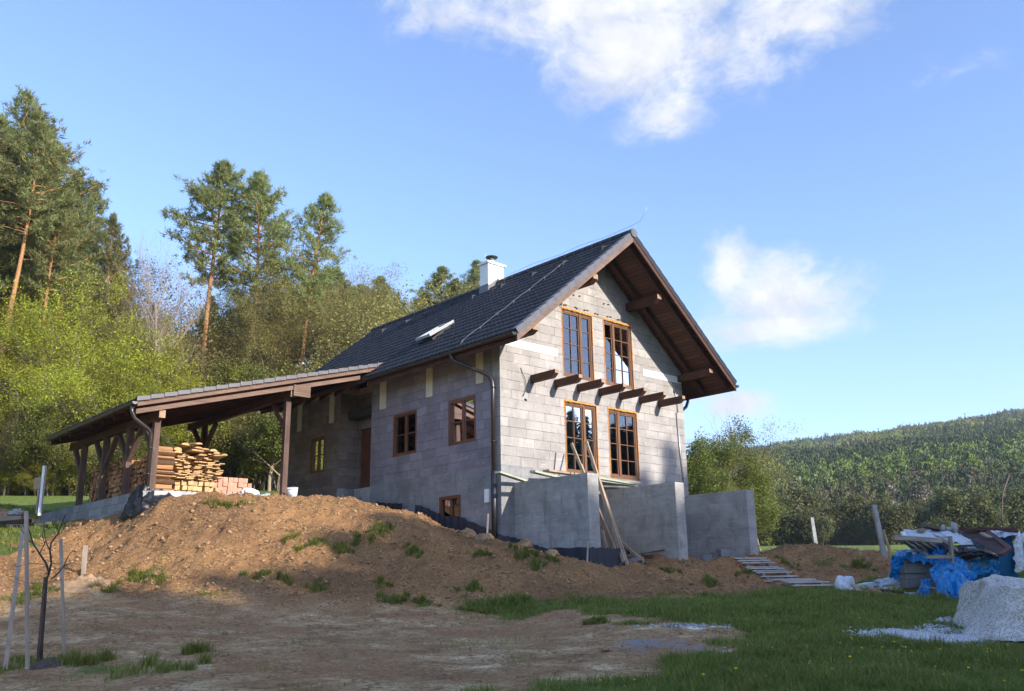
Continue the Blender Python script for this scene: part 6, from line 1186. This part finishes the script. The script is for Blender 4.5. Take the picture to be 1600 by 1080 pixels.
# ragged tufts
def f_tuft(r, n):
    X = []; Yy = []
    for (P, a, b) in PT:
        if a > .45: continue
        for _ in range(7): c0 = P[:2]+r.normal(0, 1, 2)*np.array([a*.6, b*.9]); ss = r.uniform(.3, 1.1); q = r.normal(0, 1, (int((420*a+40)*ss), 2))*np.array([a*.18, b*.3])*ss; X.append(c0[0]+q[:, 0]); Yy.append(c0[1]+q[:, 1])
    return np.concatenate(X), np.concatenate(Yy)
grass('grass_tufts', 0, f_tuft, .04, .13, .010, M['grass2'], 6)
def f_clump(r, n):
    Y = 9.4+(19.5-9.4)*r.random(900); x = r.uniform(-.25, .6, 900)*Y; k = (grass_amt(x, Y) > .75)&(fbm(x*.8, Y*.8, 3, 77) > -.05); x, Y = x[k], Y[k]; m_ = 75; s_ = np.repeat(r.uniform(.04, .15, len(x)), m_); return np.repeat(x, m_)+r.normal(0, 1, len(s_))*s_, np.repeat(Y, m_)+r.normal(0, 1, len(s_))*s_
grass('coarse_grass', 0, f_clump, .05, .13, .012, M['grass2'], 16)
def f_sparse(r, n):   # thin sprouts on bare soil
    Y = 9.6+(21-9.6)*r.random(n); x = r.uniform(-.6, .3, n)*Y; g = fbm(x*1.3, Y*1.3, 4, 33); k = r.random(n) < sst(.08, .5, g)*.5; return x[k], Y[k]
grass('sprouting_grass', 50000, f_sparse, .02, .055, .010, M['grass'], 8)
# dandelions
fl = MB(); fl.tube([(0, 0, 0), (.004, 0, .085)], [.003, .003], 5); flm = fl.mesh('stem', M['grass']); hd_ = MB(); hd_.tube([(.004, 0, .078), (.004, 0, .092), (.004, 0, .098)], [.008, .021, .012], 10); hdm = hd_.mesh('flower_head', M['yellow'])
DP = [(1188, 987), (1257, 995), (1262, 1057), (1270, 1050), (1280, 1052), (1290, 1047), (1255, 1060), (1240, 1055), (1228, 1060), (1265, 1045), (1300, 1055), (1202, 1068), (1170, 1016), (1131, 1020), (1206, 1022), (1315, 1015), (1327, 1008), (1333, 1010), (1345, 1021), (1380, 1048), (1397, 1015), (1402, 1024), (1410, 1022), (1420, 1028), (1428, 1036), (1408, 1046), (1380, 1019), (1440, 1020), (1470, 1025), (1550, 1028), (1570, 1030), (1545, 1026), (1575, 1018), (1590, 1024), (1538, 1029), (1405, 1074), (1480, 1070), (1570, 1075), (1595, 1062), (990, 1070), (941, 1075), (1048, 1060), (1100, 1066), (1147, 1056), (1346, 973), (1288, 985), (1168, 978), (150, 925), (157, 926), (163, 924), (322, 931), (145, 927), (1352, 1055), (1330, 1040), (1512, 1055), (1525, 1040), (1448, 1040), (1461, 1052)]
for px, py in DP:
    P = hit(px+rnd.uniform(-3, 3), py+rnd.uniform(-2, 2), 8, 24); o = empty('dandelion', P, rnd.uniform(0, 6), 'yellow dandelion flower in the grass', 'flower', 'dandelions in the grass'); o.scale = (rnd.uniform(.7, 1.0),)*3; o.rotation_euler = (rnd.uniform(-.3, .3), rnd.uniform(-.3, .3), 0); link('stem', flm, o); link('flower_head', hdm, o)
# ------------------------------------------------------------------ haze
m = MB(); m.box(-1600, 1600, -420, 2600, float(GZ.min())-1, float(GZ[(GY < 700)&(np.abs(GX) < 600)].max())+14); hz = bpy.data.materials.new('haze_air'); hz.use_nodes = True; hn = hz.node_tree.nodes; hn.clear(); ou = hn.new('ShaderNodeOutputMaterial'); vo = hn.new('ShaderNodeVolumePrincipled'); vo.inputs['Color'].default_value = (.75, .85, 1, 1); vo.inputs['Density'].default_value = .0003; hz.node_tree.links.new(vo.outputs[0], ou.inputs['Volume'])
HAZE = True
if HAZE: o = m.build('haze', hz); tag(o, kind='stuff')
